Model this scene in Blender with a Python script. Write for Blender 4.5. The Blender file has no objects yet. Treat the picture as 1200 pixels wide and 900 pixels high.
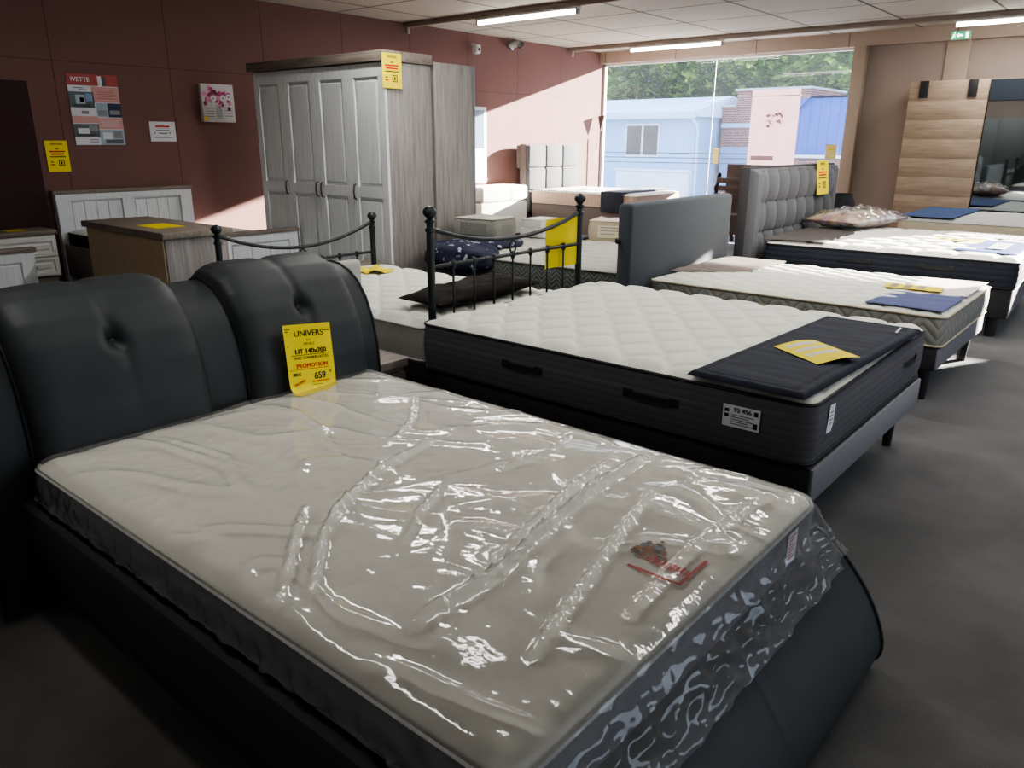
import bpy, bmesh, math, random
import numpy as np
from mathutils import Vector, Matrix, noise as mnoise
random.seed(7)
rng = np.random.default_rng(7)
C = bpy.context.scene.collection
PI = math.pi

# ------------------------------------------------------------------ helpers
class MB:
    """collects shapes, then links them as ONE mesh object"""
    def __init__(s): s.v, s.f, s.m = [], [], []
    def add(s, vs, fs, mi=0):
        b = len(s.v); s.v += [tuple(map(float, p)) for p in vs]
        s.f += [tuple(i + b for i in f) for f in fs]
        s.m += [mi] * len(fs) if isinstance(mi, int) else list(mi)
    def box(s, x0, x1, y0, y1, z0, z1, bev=0, mi=0, seg=2):
        bm = bmesh.new(); bmesh.ops.create_cube(bm, size=1)
        for v in bm.verts:
            v.co = ((x0 + x1) / 2 + v.co.x * (x1 - x0), (y0 + y1) / 2 + v.co.y * (y1 - y0), (z0 + z1) / 2 + v.co.z * (z1 - z0))
        if bev: bmesh.ops.bevel(bm, geom=bm.edges[:], offset=bev, segments=seg, affect='EDGES', profile=.5)
        s.from_bm(bm, mi); return s
    def from_bm(s, bm, mi=0):
        bm.verts.index_update()
        s.add([v.co[:] for v in bm.verts], [[v.index for v in f.verts] for f in bm.faces], mi); bm.free()
    def tube(s, pts, r, seg=8, mi=0, closed=False):
        P = [Vector(p) for p in pts]; n = len(P)
        R = r if isinstance(r, (list, tuple)) else [r] * n
        vs, fs = [], []; up = None
        for i in range(n):
            a = P[(i - 1) % n] if (closed or i > 0) else P[i]; b = P[(i + 1) % n] if (closed or i < n - 1) else P[i]
            t = (b - a).normalized()
            if up is None:
                up = Vector((0, 0, 1)) if abs(t.z) < .9 else Vector((1, 0, 0))
            x = t.cross(up).normalized(); up = x.cross(t).normalized()
            for k in range(seg):
                an = 2 * PI * k / seg
                vs.append(P[i] + x * (R[i] * math.cos(an)) + up * (R[i] * math.sin(an)))
        for i in range(n if closed else n - 1):
            j = (i + 1) % n
            for k in range(seg):
                l = (k + 1) % seg
                fs.append((i * seg + k, i * seg + l, j * seg + l, j * seg + k))
        if not closed:
            fs.append(tuple(range(seg - 1, -1, -1))); fs.append(tuple((n - 1) * seg + k for k in range(seg)))
        s.add(vs, fs, mi); return s
    def lathe(s, prof, c=(0, 0, 0), seg=20, mi=0):
        vs, fs = [], []; n = len(prof)
        for r, z in prof:
            for k in range(seg):
                a = 2 * PI * k / seg
                vs.append((c[0] + r * math.cos(a), c[1] + r * math.sin(a), c[2] + z))
        for i in range(n - 1):
            for k in range(seg):
                l = (k + 1) % seg
                fs.append((i * seg + k, i * seg + l, (i + 1) * seg + l, (i + 1) * seg + k))
        fs.append(tuple(range(seg - 1, -1, -1))); fs.append(tuple((n - 1) * seg + k for k in range(seg)))
        s.add(vs, fs, mi); return s
    def grid(s, X, Y, Z, mi=0, wrap=False):
        nu, nv = X.shape
        idx = np.arange(nu * nv).reshape(nu, nv)
        if wrap:
            idx = np.vstack([idx, idx[:1]])
        a, b, c, d = idx[:-1, :-1], idx[1:, :-1], idx[1:, 1:], idx[:-1, 1:]
        F = np.stack([a, b, c, d], -1).reshape(-1, 4)
        s.add(np.stack([X, Y, Z], -1).reshape(-1, 3).tolist(), F.tolist(), mi); return s
    def prism(s, prof, y0, y1, mi=0, n=1):
        """profile in x-z extruded along y"""
        k = len(prof); vs = []
        for j in range(n + 1):
            y = y0 + (y1 - y0) * j / n
            vs += [(p[0], y, p[1]) for p in prof]
        fs = []
        for j in range(n):
            for i in range(k):
                l = (i + 1) % k
                fs.append((j * k + i, j * k + l, (j + 1) * k + l, (j + 1) * k + i))
        fs.append(tuple(range(k - 1, -1, -1))); fs.append(tuple(n * k + i for i in range(k)))
        s.add(vs, fs, mi); return s
    def poly(s, pts, mi=0):
        s.add(pts, [tuple(range(len(pts)))], mi); return s
    def build(s, name, mats, parent=None, origin=None, fix=False, sharp=40, local=False):
        me = bpy.data.meshes.new(name)
        v = np.array(s.v)
        off = Vector((0, 0, 0))
        if not local:
            if parent is not None: off = world_loc(parent)
            if origin is not None: off = Vector(origin)
        v = v - np.array(off)
        me.from_pydata(v.tolist(), [], s.f)
        for m in (mats if isinstance(mats, (list, tuple)) else [mats]): me.materials.append(m)
        me.polygons.foreach_set('material_index', s.m)
        bm = bmesh.new(); bm.from_mesh(me)
        if fix: bmesh.ops.recalc_face_normals(bm, faces=bm.faces[:])
        ca = math.radians(sharp)
        for f in bm.faces: f.smooth = True
        for e in bm.edges:
            if len(e.link_faces) == 2 and e.calc_face_angle(0) > ca: e.smooth = False
        bm.to_mesh(me); bm.free()
        o = bpy.data.objects.new(name, me); C.objects.link(o)
        if parent is not None: o.parent = parent
        elif origin is not None: o.location = origin
        return o

def world_loc(o):
    l = Vector((0, 0, 0))
    while o is not None: l += o.location; o = o.parent
    return l
def tag(o, label, cat, group=None):
    o['label'] = label; o['category'] = cat
    if group: o['group'] = group
    return o
def thing(name, label, cat, loc, rotz=0, group=None):
    o = bpy.data.objects.new(name, None); o.empty_display_size = .1; C.objects.link(o)
    o.location = loc; o.rotation_euler = (0, 0, rotz)
    return tag(o, label, cat, group)
def struct(o): o['kind'] = 'structure'; return o
def frame(o, ex, ey):
    o, ex, ey = Vector(o), Vector(ex).normalized(), Vector(ey).normalized(); n = ex.cross(ey)
    return lambda x, y, h=0: o + ex * x + ey * y + n * h
_tc = {}
def text_geo(t):
    if t not in _tc:
        cu = bpy.data.curves.new('t', 'FONT'); cu.body = t; cu.align_x = 'CENTER'; cu.align_y = 'CENTER'; cu.resolution_u = 3
        ob = bpy.data.objects.new('t', cu); me = bpy.data.meshes.new_from_object(ob)
        _tc[t] = ([v.co[:2] for v in me.vertices], [tuple(p.vertices) for p in me.polygons])
        bpy.data.objects.remove(ob); bpy.data.curves.remove(cu); bpy.data.meshes.remove(me)
    return _tc[t]
def put_text(mb, t, x, y, size, place, mi, h=.0008, rot=0, sx=1, bold=0):
    vs, fs = text_geo(t); c, s_ = math.cos(rot), math.sin(rot)
    for q_, dx in enumerate([0] if not bold else [-bold, 0, bold]):
        h = h + .00025 * (q_ > 0)
        P = [(x + dx + (p[0] * c * sx - p[1] * s_) * size, y + (p[0] * s_ * sx + p[1] * c) * size) for p in vs]
        mb.add([place(a, b, h) for a, b in P], fs, mi)
def put_rect(mb, x0, x1, y0, y1, place, mi, h=.0006):
    mb.add([place(x0, y0, h), place(x1, y0, h), place(x1, y1, h), place(x0, y1, h)], [(0, 1, 2, 3)], mi)
def sheet(mb, w, h, place, mi=0, nx=8, ny=10, th=.0006):
    X = [-w / 2 + w * i / nx for i in range(nx + 1)]; Y = [-h / 2 + h * j / ny for j in range(ny + 1)]
    vs = [place(x, y, 0) for x in X for y in Y]; fs = []
    for i in range(nx):
        for j in range(ny):
            a = i * (ny + 1) + j; fs.append((a, a + ny + 1, a + ny + 2, a + 1))
    mb.add(vs, fs, mi)

# ------------------------------------------------------------------ materials
def nodes(name):
    m = bpy.data.materials.new(name); m.use_nodes = True
    nt = m.node_tree; b = nt.nodes['Principled BSDF']
    return m, nt, b
def coord(nt, scale=(1, 1, 1), rot=(0, 0, 0)):
    t = nt.nodes.new('ShaderNodeTexCoord'); mp = nt.nodes.new('ShaderNodeMapping')
    mp.inputs['Scale'].default_value = scale; mp.inputs['Rotation'].default_value = rot
    nt.links.new(t.outputs['Object'], mp.inputs['Vector']); return mp.outputs['Vector']
def noise(nt, vec, scale, detail=3, rough=.5):
    n = nt.nodes.new('ShaderNodeTexNoise'); n.inputs['Scale'].default_value = scale
    n.inputs['Detail'].default_value = detail; n.inputs['Roughness'].default_value = rough
    nt.links.new(vec, n.inputs['Vector']); return n.outputs['Fac']
def ramp(nt, fac, stops):
    r = nt.nodes.new('ShaderNodeValToRGB'); e = r.color_ramp.elements
    while len(e) < len(stops): e.new(.5)
    for q, (p, c) in zip(e, stops): q.position = p; q.color = (*c, 1)
    nt.links.new(fac, r.inputs['Fac']); return r.outputs['Color']
def bump(nt, b, h, strength, dist=.002):
    n = nt.nodes.new('ShaderNodeBump'); n.inputs['Strength'].default_value = strength; n.inputs['Distance'].default_value = dist
    nt.links.new(h, n.inputs['Height']); nt.links.new(n.outputs['Normal'], b.inputs['Normal']); return n
def lin(h):
    h = h.lstrip('#'); r = [int(h[i:i + 2], 16) / 255 for i in (0, 2, 4)]
    return tuple(c / 12.92 if c <= .04045 else ((c + .055) / 1.055) ** 2.4 for c in r)
def mat(name, col, rough=.6, metal=0, var=.0, vscale=6, bscale=0, bstr=.2, bdist=.002, spec=.5, sheen=0):
    m, nt, b = nodes(name)
    if isinstance(col, str): col = lin(col)
    b.inputs['Base Color'].default_value = (*col, 1); b.inputs['Roughness'].default_value = rough; b.inputs['Metallic'].default_value = metal
    b.inputs['Specular IOR Level'].default_value = spec
    if sheen: b.inputs['Sheen Weight'].default_value = sheen
    vec = coord(nt)
    if var:
        f = noise(nt, vec, vscale, 4)
        lo = tuple(c * (1 - var) for c in col); hi = tuple(min(1, c * (1 + var)) for c in col)
        nt.links.new(ramp(nt, f, [(.3, lo), (.7, hi)]), b.inputs['Base Color'])
    if bscale: bump(nt, b, noise(nt, vec, bscale, 3), bstr, bdist)
    return m
def wood(name, c1, c2, axis='z', scale=9, stretch=14, rough=.55):
    m, nt, b = nodes(name)
    s = {'x': (1 / stretch * 4, 4, 4), 'y': (4, 1 / stretch * 4, 4), 'z': (4, 4, 1 / stretch * 4)}[axis]
    vec = coord(nt, s)
    f = noise(nt, vec, scale, 6, .65)
    c1, c2 = lin(c1), lin(c2); mid = tuple((a + q) / 2 for a, q in zip(c1, c2))
    nt.links.new(ramp(nt, f, [(.3, c1), (.5, mid), (.68, c2)]), b.inputs['Base Color'])
    b.inputs['Roughness'].default_value = rough; bump(nt, b, f, .15, .001)
    return m
def stripes(name, base, alt, period, axis=2, rough=.8, wob=0, str_=.6, dist=.004, var=True):
    """fabric quilted in parallel rows along one object axis"""
    m, nt, b = nodes(name); b.inputs['Roughness'].default_value = rough
    vec = coord(nt); sp = nt.nodes.new('ShaderNodeSeparateXYZ'); nt.links.new(vec, sp.inputs[0])
    mu = nt.nodes.new('ShaderNodeMath'); mu.operation = 'MULTIPLY'; mu.inputs[1].default_value = PI / period
    nt.links.new(sp.outputs[axis], mu.inputs[0])
    si = nt.nodes.new('ShaderNodeMath'); si.operation = 'SINE'; nt.links.new(mu.outputs[0], si.inputs[0])
    ab = nt.nodes.new('ShaderNodeMath'); ab.operation = 'ABSOLUTE'; nt.links.new(si.outputs[0], ab.inputs[0])
    nt.links.new(ramp(nt, ab.outputs[0], [(0, lin(alt)), (.25, lin(base))]), b.inputs['Base Color'])
    bump(nt, b, ab.outputs[0], str_, dist); return m
def zigzag(name, base, alt, period=.09, rough=.85):
    """mattress border fabric with a stitched zigzag"""
    m, nt, b = nodes(name); b.inputs['Roughness'].default_value = rough
    vec = coord(nt); sp = nt.nodes.new('ShaderNodeSeparateXYZ'); nt.links.new(vec, sp.inputs[0])
    ad = nt.nodes.new('ShaderNodeMath'); ad.operation = 'ADD'; nt.links.new(sp.outputs[0], ad.inputs[0]); nt.links.new(sp.outputs[1], ad.inputs[1])
    pp = nt.nodes.new('ShaderNodeMath'); pp.operation = 'PINGPONG'; pp.inputs[1].default_value = period; nt.links.new(ad.outputs[0], pp.inputs[0])
    a2 = nt.nodes.new('ShaderNodeMath'); a2.operation = 'ADD'; nt.links.new(pp.outputs[0], a2.inputs[0]); nt.links.new(sp.outputs[2], a2.inputs[1])
    mu = nt.nodes.new('ShaderNodeMath'); mu.operation = 'MULTIPLY'; mu.inputs[1].default_value = PI / (period * .75); nt.links.new(a2.outputs[0], mu.inputs[0])
    si = nt.nodes.new('ShaderNodeMath'); si.operation = 'SINE'; nt.links.new(mu.outputs[0], si.inputs[0])
    ab = nt.nodes.new('ShaderNodeMath'); ab.operation = 'ABSOLUTE'; nt.links.new(si.outputs[0], ab.inputs[0])
    nt.links.new(ramp(nt, ab.outputs[0], [(0, lin(alt)), (.3, lin(base))]), b.inputs['Base Color'])
    bump(nt, b, ab.outputs[0], .7, .006); return m

M = {}
M['wrapcream'] = mat('cream fabric under film', '#e6e3d8', .9, var=.03, vscale=40, bscale=240, bstr=.2)
M['cream'] = mat('cream knit fabric', '#cfcfc5', .9, var=.04, vscale=60, bscale=260, bstr=.25, sheen=.2)
M['sideborder'] = mat('grey mattress border', '#66666c', .9, var=.06, vscale=30, bscale=120, bstr=.3)
M['white'] = mat('white mattress fabric', '#dcd9d0', .9, var=.03, vscale=40, bscale=240, bstr=.2, sheen=.2)
M['white2'] = mat('pale grey mattress fabric', '#bdbcb8', .9, var=.1, vscale=50, bscale=180, bstr=.3)
M['blackleather'] = mat('black leather', (.023, .027, .029), .55, var=.12, vscale=5, bscale=320, bstr=.12, bdist=.001, spec=.4)
M['leatherseam'] = mat('black leather seam', (.008, .009, .01), .6)
M['charcoal'] = stripes('charcoal quilted border', '#555357', '#474549', .033, 2, .9, str_=.22)
M['charcoaledge'] = mat('black piping', (.012, .012, .014), .6)
M['greyzig'] = zigzag('grey zigzag border', '#85847e', '#5d5c58')
M['darkzig'] = zigzag('dark grey zigzag border', '#5c605c', '#3e423f', .05)
M['navyside'] = stripes('navy border', '#1d2230', '#10131d', .05, 2, .8)
M['navy'] = mat('navy cloth', '#1b2030', .8, var=.2, vscale=20, bscale=90, bstr=.35, sheen=.2)
M['navypad'] = mat('navy pad', '#131826', .75, var=.25, vscale=9, bscale=30, bstr=.4, bdist=.003, spec=.2)
M['basegrey_lit'] = mat('grey base fabric', '#77777a', .9, var=.06, vscale=90, bscale=300, bstr=.3)
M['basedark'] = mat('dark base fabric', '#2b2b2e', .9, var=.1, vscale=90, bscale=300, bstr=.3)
M['basebrown'] = mat('brown grey base fabric', '#6b5f5c', .9, var=.06, vscale=90)
M['blackplastic'] = mat('black leg', (.012, .012, .013), .45)
M['hbnavy'] = mat('dark slate headboard fabric', '#3b4046', .88, var=.1, vscale=120, bscale=380, bstr=.3, sheen=.15)
M['hbgrey'] = mat('grey headboard fabric', '#565659', .9, var=.08, vscale=140, bscale=380, bstr=.3, sheen=.15)
M['hbgreyside'] = mat('dark grey headboard side', '#3d3a3c', .9, var=.06, vscale=120)
M['palegrey'] = mat('pale grey weave', '#b1aea6', .9, var=.08, vscale=160, bscale=300, bstr=.3)
M['metal'] = mat('black bed metal', (.02, .024, .025), .42, metal=.3)
M['yellow'] = mat('yellow card', '#f2dc14', .75, var=.03, vscale=10)
M['yellow2'] = mat('dull yellow card', '#d9c516', .8, var=.05, vscale=10)
M['ink'] = mat('black ink', (.01, .01, .01), .8)
M['redink'] = mat('red ink', '#c8261b', .8)
M['paper'] = mat('white paper', '#dcdbe0', .8)
M['oak'] = wood('grey oak upright', '#726c69', '#9a9490', 'z')
M['oakx'] = wood('grey oak along', '#665c54', '#8d8278', 'x')
M['oaky'] = wood('grey oak across', '#665c54', '#8d8278', 'y')
M['oakdark'] = wood('dark grey oak', '#4c4540', '#6a615a', 'x')
M['whitewood'] = wood('white painted wood', '#c9ccce', '#dfe2e3', 'z', 14, 20, .5)
M['whitelac'] = mat('white lacquer', '#dddcd8', .45, var=.02, vscale=20)
M['hardboard'] = mat('brown hardboard', '#b3a080', .8, var=.06, vscale=30)
M['lightoak'] = wood('light oak planks', '#85715f', '#aa957f', 'x', 7, 10, .6)
M['handle'] = mat('dark bronze handle', '#4a423c', .4, metal=.7)
M['brownpillow'] = mat('brown satin', '#231e1b', .85, var=.15, vscale=10, spec=.15)
M['throw'] = mat('taupe throw', '#6e635d', .85, var=.12, vscale=30)
M['throwdark'] = mat('dark taupe throw', '#4a4442', .85, var=.12, vscale=30)
M['bluecloth'] = mat('blue cover', '#2f4670', .85, var=.1, vscale=25)
M['bluesample'] = mat('bright blue sample', '#1f3f86', .8, var=.05)
M['purplesample'] = mat('indigo sample', '#3d4373', .8, var=.06)
M['blackmetal'] = mat('black iron', (.012, .012, .014), .5)
M['slat'] = wood('brown slat', '#3d302a', '#5a4840', 'x')
M['brownboard'] = mat('brown board', '#4a3d3a', .8, var=.1)
M['beige'] = mat('beige sample fabric', '#b7aa92', .85, var=.06, vscale=60)
M['greysample'] = zigzag('grey sample fabric', '#8c8b85', '#6a6964', .03)
M['chrome'] = mat('brushed metal', '#9a9a98', .35, metal=.8)
M['plasticwhite'] = mat('white plastic', '#d5d3cf', .5)
# ------------------------------------------------------------------ mattress building
def rr_map(X, Y, L, W, r):
    ax, ay = np.abs(X), np.abs(Y); dx, dy = ax - (L / 2 - r), ay - (W / 2 - r)
    k = (dx > 0) & (dy > 0); m = np.maximum(dx, dy); l = np.hypot(dx, dy) + 1e-9; f = np.where(k, m / l, 1)
    return np.where(k, np.sign(X) * (L / 2 - r + dx * f), X), np.where(k, np.sign(Y) * (W / 2 - r + dy * f), Y)
def outline(L, W, r, n=7, step=.12):
    pts = []
    for cx, cy, a0 in ((1, 1, 0), (-1, 1, 90), (-1, -1, 180), (1, -1, 270)):
        for i in range(n + 1):
            a = math.radians(a0 + 90 * i / n)
            pts.append((cx * (L / 2 - r) + r * math.cos(a), cy * (W / 2 - r) + r * math.sin(a), math.cos(a), math.sin(a)))
    out = []
    for i, p in enumerate(pts):
        q = pts[(i + 1) % len(pts)]; d = math.hypot(q[0] - p[0], q[1] - p[1]); k = max(1, int(d / step))
        for j in range(k):
            t = j / k; out.append(tuple(p[m] + (q[m] - p[m]) * t for m in range(4)))
    return out
def q_ogee(P, Q, A=None):
    def f(x, y):
        a = P / 2 * .96 if A is None else A; d = np.full(x.shape, 9.)
        k0 = np.floor(x / P)
        for j in (-1, 0, 1, 2):
            k = k0 + j; ln = k * P + np.where(k % 2 == 0, 1, -1) * a * np.cos(2 * PI * y / Q)
            d = np.minimum(d, np.abs(x - ln))
        return 1 - np.exp(-d / .019)
    return f
def q_diamond(P, Q):
    def f(x, y):
        u, v = x / P + y / Q, x / P - y / Q
        d = np.minimum(np.abs(u - np.round(u)), np.abs(v - np.round(v))) * min(P, Q) * .7
        return 1 - np.exp(-d / .022)
    return f
def q_wave(P, Q, A):
    def f(x, y):
        s = (y + A * np.sin(2 * PI * x / Q)) / P; d = np.abs(s - np.round(s)) * P
        return 1 - np.exp(-d / .022)
    return f
def q_brick(P, Q):
    def f(x, y):
        row = np.floor(y / Q); d1 = np.abs(y / Q - np.round(y / Q)) * Q
        s = x / P + .5 * (row % 2) + .22 * np.abs(2 * (y / Q - row) - 1); d2 = np.abs(s - np.round(s)) * P
        return 1 - np.exp(-np.minimum(d1, d2) / .025)
    return f
def mattress(name, label, loc, rotz, L, W, H, quilt, amp, top, side, pipe, group=None, r=.09, edge=.03, res=.014, bulge=.008, crown=.012, handles=(), handle_mat=None):
    t = thing(name, label, 'mattress', loc, rotz, group)
    nu, nv = int(L / res), int(W / res)
    U, V = np.meshgrid(np.linspace(-L / 2, L / 2, nu), np.linspace(-W / 2, W / 2, nv), indexing='ij')
    X, Y = rr_map(U, V, L, W, r)
    d = np.minimum(L / 2 - np.abs(U), W / 2 - np.abs(V)); e = np.clip(d / .075, 0, 1)
    Z = H - edge * (1 - e) ** 2 + crown * np.clip(d / .4, 0, 1)
    if quilt is not None: Z = Z + amp * (quilt(X, Y) - .6) * np.clip(d / .06, 0, 1)
    b = MB(); b.grid(X, Y, Z); b.build('top_panel', top, t, local=True, sharp=80)
    ol = outline(L, W, r); zs = np.linspace(0, 1, 9); b = MB()
    A = np.array(ol); bl = bulge * np.sin(PI * zs)
    X = A[:, 0:1] + A[:, 2:3] * bl; Y = A[:, 1:2] + A[:, 3:4] * bl; Z = np.tile(zs * (H - edge), (len(ol), 1))
    b.grid(X, Y, Z, wrap=True); b.poly([(p[0], p[1], 0) for p in reversed(ol)])
    b.build('border', side, t, local=True, sharp=60)
    for z in (H - edge, .004):
        b = MB(); b.tube([(p[0] + p[2] * .002, p[1] + p[3] * .002, z) for p in ol], .007, 6, closed=True); b.build('piping', pipe, t, local=True)
    for hx, hy, nx, ny, w in handles:      # strap handle on the border
        b = MB(); z = H * .52; ex = Vector((-ny, nx, 0)) * -1; o = Vector((hx, hy, z)); n = Vector((nx, ny, 0)); pts = []
        for i in range(9):
            q = (i / 8 - .5) * w; pts.append((q, .012 + .014 * (1 - (2 * i / 8 - 1) ** 4)))
        for (q0, h0), (q1, h1) in zip(pts[:-1], pts[1:]):
            P = [o + ex * q0 + n * h0 + Vector((0, 0, s * .012)) for s in (-1, 1)] + [o + ex * q1 + n * h1 + Vector((0, 0, s * .012)) for s in (1, -1)]
            b.add(P, [(0, 1, 2, 3)])
        for q in (-w / 2, w / 2):
            c = o + ex * q; b.box(c.x - .012 - abs(ny) * .01, c.x + .012 + abs(ny) * .01, c.y - .012 - abs(nx) * .01, c.y + .012 + abs(nx) * .01, z - .02, z + .02, .004)
        b.build('handle', handle_mat or pipe, t, local=True)
    return t
def bed_base(label, loc, L, W, z0, z1, m, legs, rotz=0, legm=None, leg_r=(.03, .022), group=None, m_foot=None):
    t = thing('bed_base', label, 'bed base', loc, rotz, group)
    b = MB(); b.box(-L / 2, L / 2, -W / 2, W / 2, z0, z1, .02); b.build('base_box', m, t, local=True)
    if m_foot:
        b = MB(); b.box(L / 2 - .012, L / 2 + .008, -W / 2 + .012, W / 2 - .012, z0 + .012, z1 - .012, .006); b.build('lit_foot_panel', m_foot, t, local=True)  # foot face paler than the sides: light on it put into the colour
    for x, y in legs:
        b = MB(); b.lathe([(leg_r[1], 0), (leg_r[0], z0 * .9), (leg_r[0], z0 + .01)], (x, y, 0), 14); b.build('leg', legm or M['blackplastic'], t, local=True)
    return t
def pillow_mesh(mb, L, W, T, wr=.006, seed=0, n=40, pinch=.06):
    U, V = np.meshgrid(np.linspace(-1, 1, n), np.linspace(-1, 1, n), indexing='ij')
    for s in (1, -1):
        pr = np.clip((1 - np.abs(U) ** 2.4) * (1 - np.abs(V) ** 2.4), 0, 1) ** .5
        X = U * L / 2 * (1 - pinch * (1 - np.abs(V)) * 0 - pinch * (1 - V ** 2) * np.abs(U) ** 3)
        Y = V * W / 2 * (1 - pinch * (1 - U ** 2) * np.abs(V) ** 3)
        N = np.array([[mnoise.noise(Vector((u * 3 + seed, v * 3, s * 5))) for v in V[0]] for u in U[:, 0]])
        Z = T / 2 + s * T / 2 * pr * (1 if s > 0 else .85) + wr * N * pr * 2
        mb.grid(X if s > 0 else X[::-1], Y if s > 0 else Y[::-1], Z if s > 0 else Z[::-1])

# ------------------------------------------------------------------ bed in front: black upholstered frame
fr = thing('upholstered_bed_frame', 'black leather bed frame with two buttoned headboard cushions and a rounded foot', 'bed frame', (-1.7, 1.47, 0))
prof = [(-2.70, .02), (-2.705, .40), (-2.715, .55), (-2.722, .65), (-2.75, .77), (-2.79, .86), (-2.84, .925), (-2.90, .97), (-2.965, .992), (-3.03, 1.0), (-3.09, .985), (-3.13, .94), (-3.14, .85), (-3.14, .02)]
b = MB(); b.prism(prof, .62, 2.27, n=1); b.build('headboard', M['blackleather'], fr, fix=True, sharp=50)
# end piping of the headboard
for y in (.62, 2.27):
    b = MB(); b.tube([(p[0], y, p[1]) for p in prof], .007, 6); b.build('headboard_piping', M['leatherseam'], fr)
# cushions follow the headboard profile
cp = [(-2.700, .47), (-2.712, .55), (-2.722, .65), (-2.75, .77), (-2.79, .86), (-2.84, .925), (-2.90, .97), (-2.965, .992), (-3.03, 1.0), (-3.10, .98)]
def prof_at(s):
    P = np.array(cp); d = np.r_[0, np.cumsum(np.hypot(*np.diff(P, axis=0).T))]; s = s * d[-1]
    x, z = np.interp(s, d, P[:, 0]), np.interp(s, d, P[:, 1]); e = .03
    x2, z2 = np.interp(np.clip(s + e, 0, d[-1]), d, P[:, 0]), np.interp(np.clip(s + e, 0, d[-1]), d, P[:, 1])
    x1, z1 = np.interp(np.clip(s - e, 0, d[-1]), d, P[:, 0]), np.interp(np.clip(s - e, 0, d[-1]), d, P[:, 1])
    tx, tz = x2 - x1, z2 - z1; l = np.hypot(tx, tz) + 1e-9
    return x, z, tz / l, -tx / l, d[-1]
for y0, y1, yb in ((.79, 1.42, 1.115), (1.59, 2.18, 1.885)):
    S, V = np.meshgrid(np.linspace(0, 1, 90), np.linspace(-1, 1, 80), indexing='ij')
    x, z, nx, nz, ln = prof_at(S); Y = (y0 + y1) / 2 + V * (y1 - y0) / 2
    sb = .52; pr = (np.clip(1 - np.abs(V) ** 8, 0, 1) ** .5) * (np.clip(1 - np.abs(2 * S - 1) ** 9, 0, 1) ** .6)
    dy, ds = Y - yb, (S - sb) * ln
    T = .068 * pr
    T -= .038 * np.exp(-(dy ** 2 + ds ** 2) / .0008)
    T -= .020 * np.exp(-(dy ** 2) / (.00035 + .004 * np.clip(ds, 0, 1) ** 2)) * np.exp(-np.clip(ds, 0, 9) / .09) * (ds > 0)
    T -= .008 * np.exp(-((dy - .02) ** 2) / .0005) * np.exp(-np.clip(-ds, 0, 9) / .14) * (ds <= 0)
    T -= .010 * np.exp(-(dy ** 2) / .001) * np.clip((S - .75) / .2, 0, 1)
    N = np.array([[mnoise.noise(Vector((a * 4, c * 2.4, y0 * 7))) for c in V[0]] for a in S[:, 0]])
    T += .004 * N * pr
    # gathered wrinkles along the seams
    T += .0022 * np.sin(S * 170) * np.clip((np.abs(V) - .86) / .1, 0, 1) * pr
    T = np.clip(T, .002, 1)
    b = MB(); b.grid(x + nx * T, Y, z + nz * T); cu = b.build('cushion', M['blackleather'], fr, sharp=80)
    xb, zb, nxb, nzb, _ = prof_at(np.array(sb)); b = MB()
    bm = bmesh.new(); bmesh.ops.create_uvsphere(bm, u_segments=16, v_segments=10, radius=.017)
    for v in bm.verts: v.co = (xb + nxb * .022 + v.co.x * .6, yb + v.co.y, zb + nzb * .022 + v.co.z)
    b.from_bm(bm); b.build('button', M['blackleather'], cu)
    for v in (-1, 1):
        b = MB(); ss = np.linspace(0.02, .98, 30); xx, zz, n1, n2, _ = prof_at(ss)
        b.tube([(xx[i] + n1[i] * .006, (y0 + y1) / 2 + v * (y1 - y0) / 2, zz[i] + n2[i] * .006) for i in range(30)], .006, 6)
        b.build('seam', M['leatherseam'], cu)
for ya, yb_ in ((.725, .80), (2.205, 2.27)):
    b = MB(); s = 1 if ya < 1 else -1; yo = ya if s > 0 else yb_; yi = yb_ if s > 0 else ya
    pf = [(yo + .065, .03), (yo, .28), (yo, .37), (yo + .008, .40), (yo + .02, .408), (yi, .405), (yi, .03)]
    if s < 0: pf = [(yo - .02, .04), (yo, .30), (yo, .40), (yo - .02, .43), (yi, .425), (yi, .04)]
    n = len(pf); vs = [(-2.72, p[0], p[1]) for p in pf] + [(-.66, p[0], p[1]) for p in pf]
    b.add(vs, [(i, (i + 1) % n, n + (i + 1) % n, n + i) for i in range(n)] + [tuple(range(n)), tuple(range(2 * n - 1, n - 1, -1))])
    b.build('side_rail', M['blackleather'], fr, fix=True, sharp=35)
fp = [(-.80, .405), (-.72, .415), (-.66, .405), (-.605, .372), (-.55, .318), (-.50, .255), (-.465, .195), (-.44, .135), (-.428, .085), (-.43, .05), (-.445, .025), (-.47, .015), (-.80, .015)]
def smooth_prof(P, n=44):
    P = np.array(P); d = np.r_[0, np.cumsum(np.hypot(*np.diff(P, axis=0).T))]; s = np.linspace(0, d[-1], n)
    X, Z = np.interp(s, d, P[:, 0]), np.interp(s, d, P[:, 1])
    for _ in range(4):
        X[1:-1] = (X[:-2] + 2 * X[1:-1] + X[2:]) / 4; Z[1:-1] = (Z[:-2] + 2 * Z[1:-1] + Z[2:]) / 4
    return X, Z
fx, fz = smooth_prof(fp[:-1]); ys = np.linspace(.64, 2.27, 120)
def seam_dip(y): return .006 * np.exp(-((y - 1.58) / .012) ** 2) + .006 * np.exp(-((y - .95) / .012) ** 2)
X = np.repeat(fx[:, None], 120, 1); Z = np.repeat(fz[:, None], 120, 1); Yg = np.repeat(ys[None], 44, 0)
X = X - seam_dip(Yg) * .8; Z = Z - seam_dip(Yg) * .5
b = MB(); b.grid(X, Yg, Z)
for j in (0, 119): b.poly([(fx[i], ys[j], fz[i]) for i in range(44)] + [(-.80, ys[j], .015)])
b.build('footboard', M['blackleather'], fr, fix=True, sharp=60)
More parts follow.
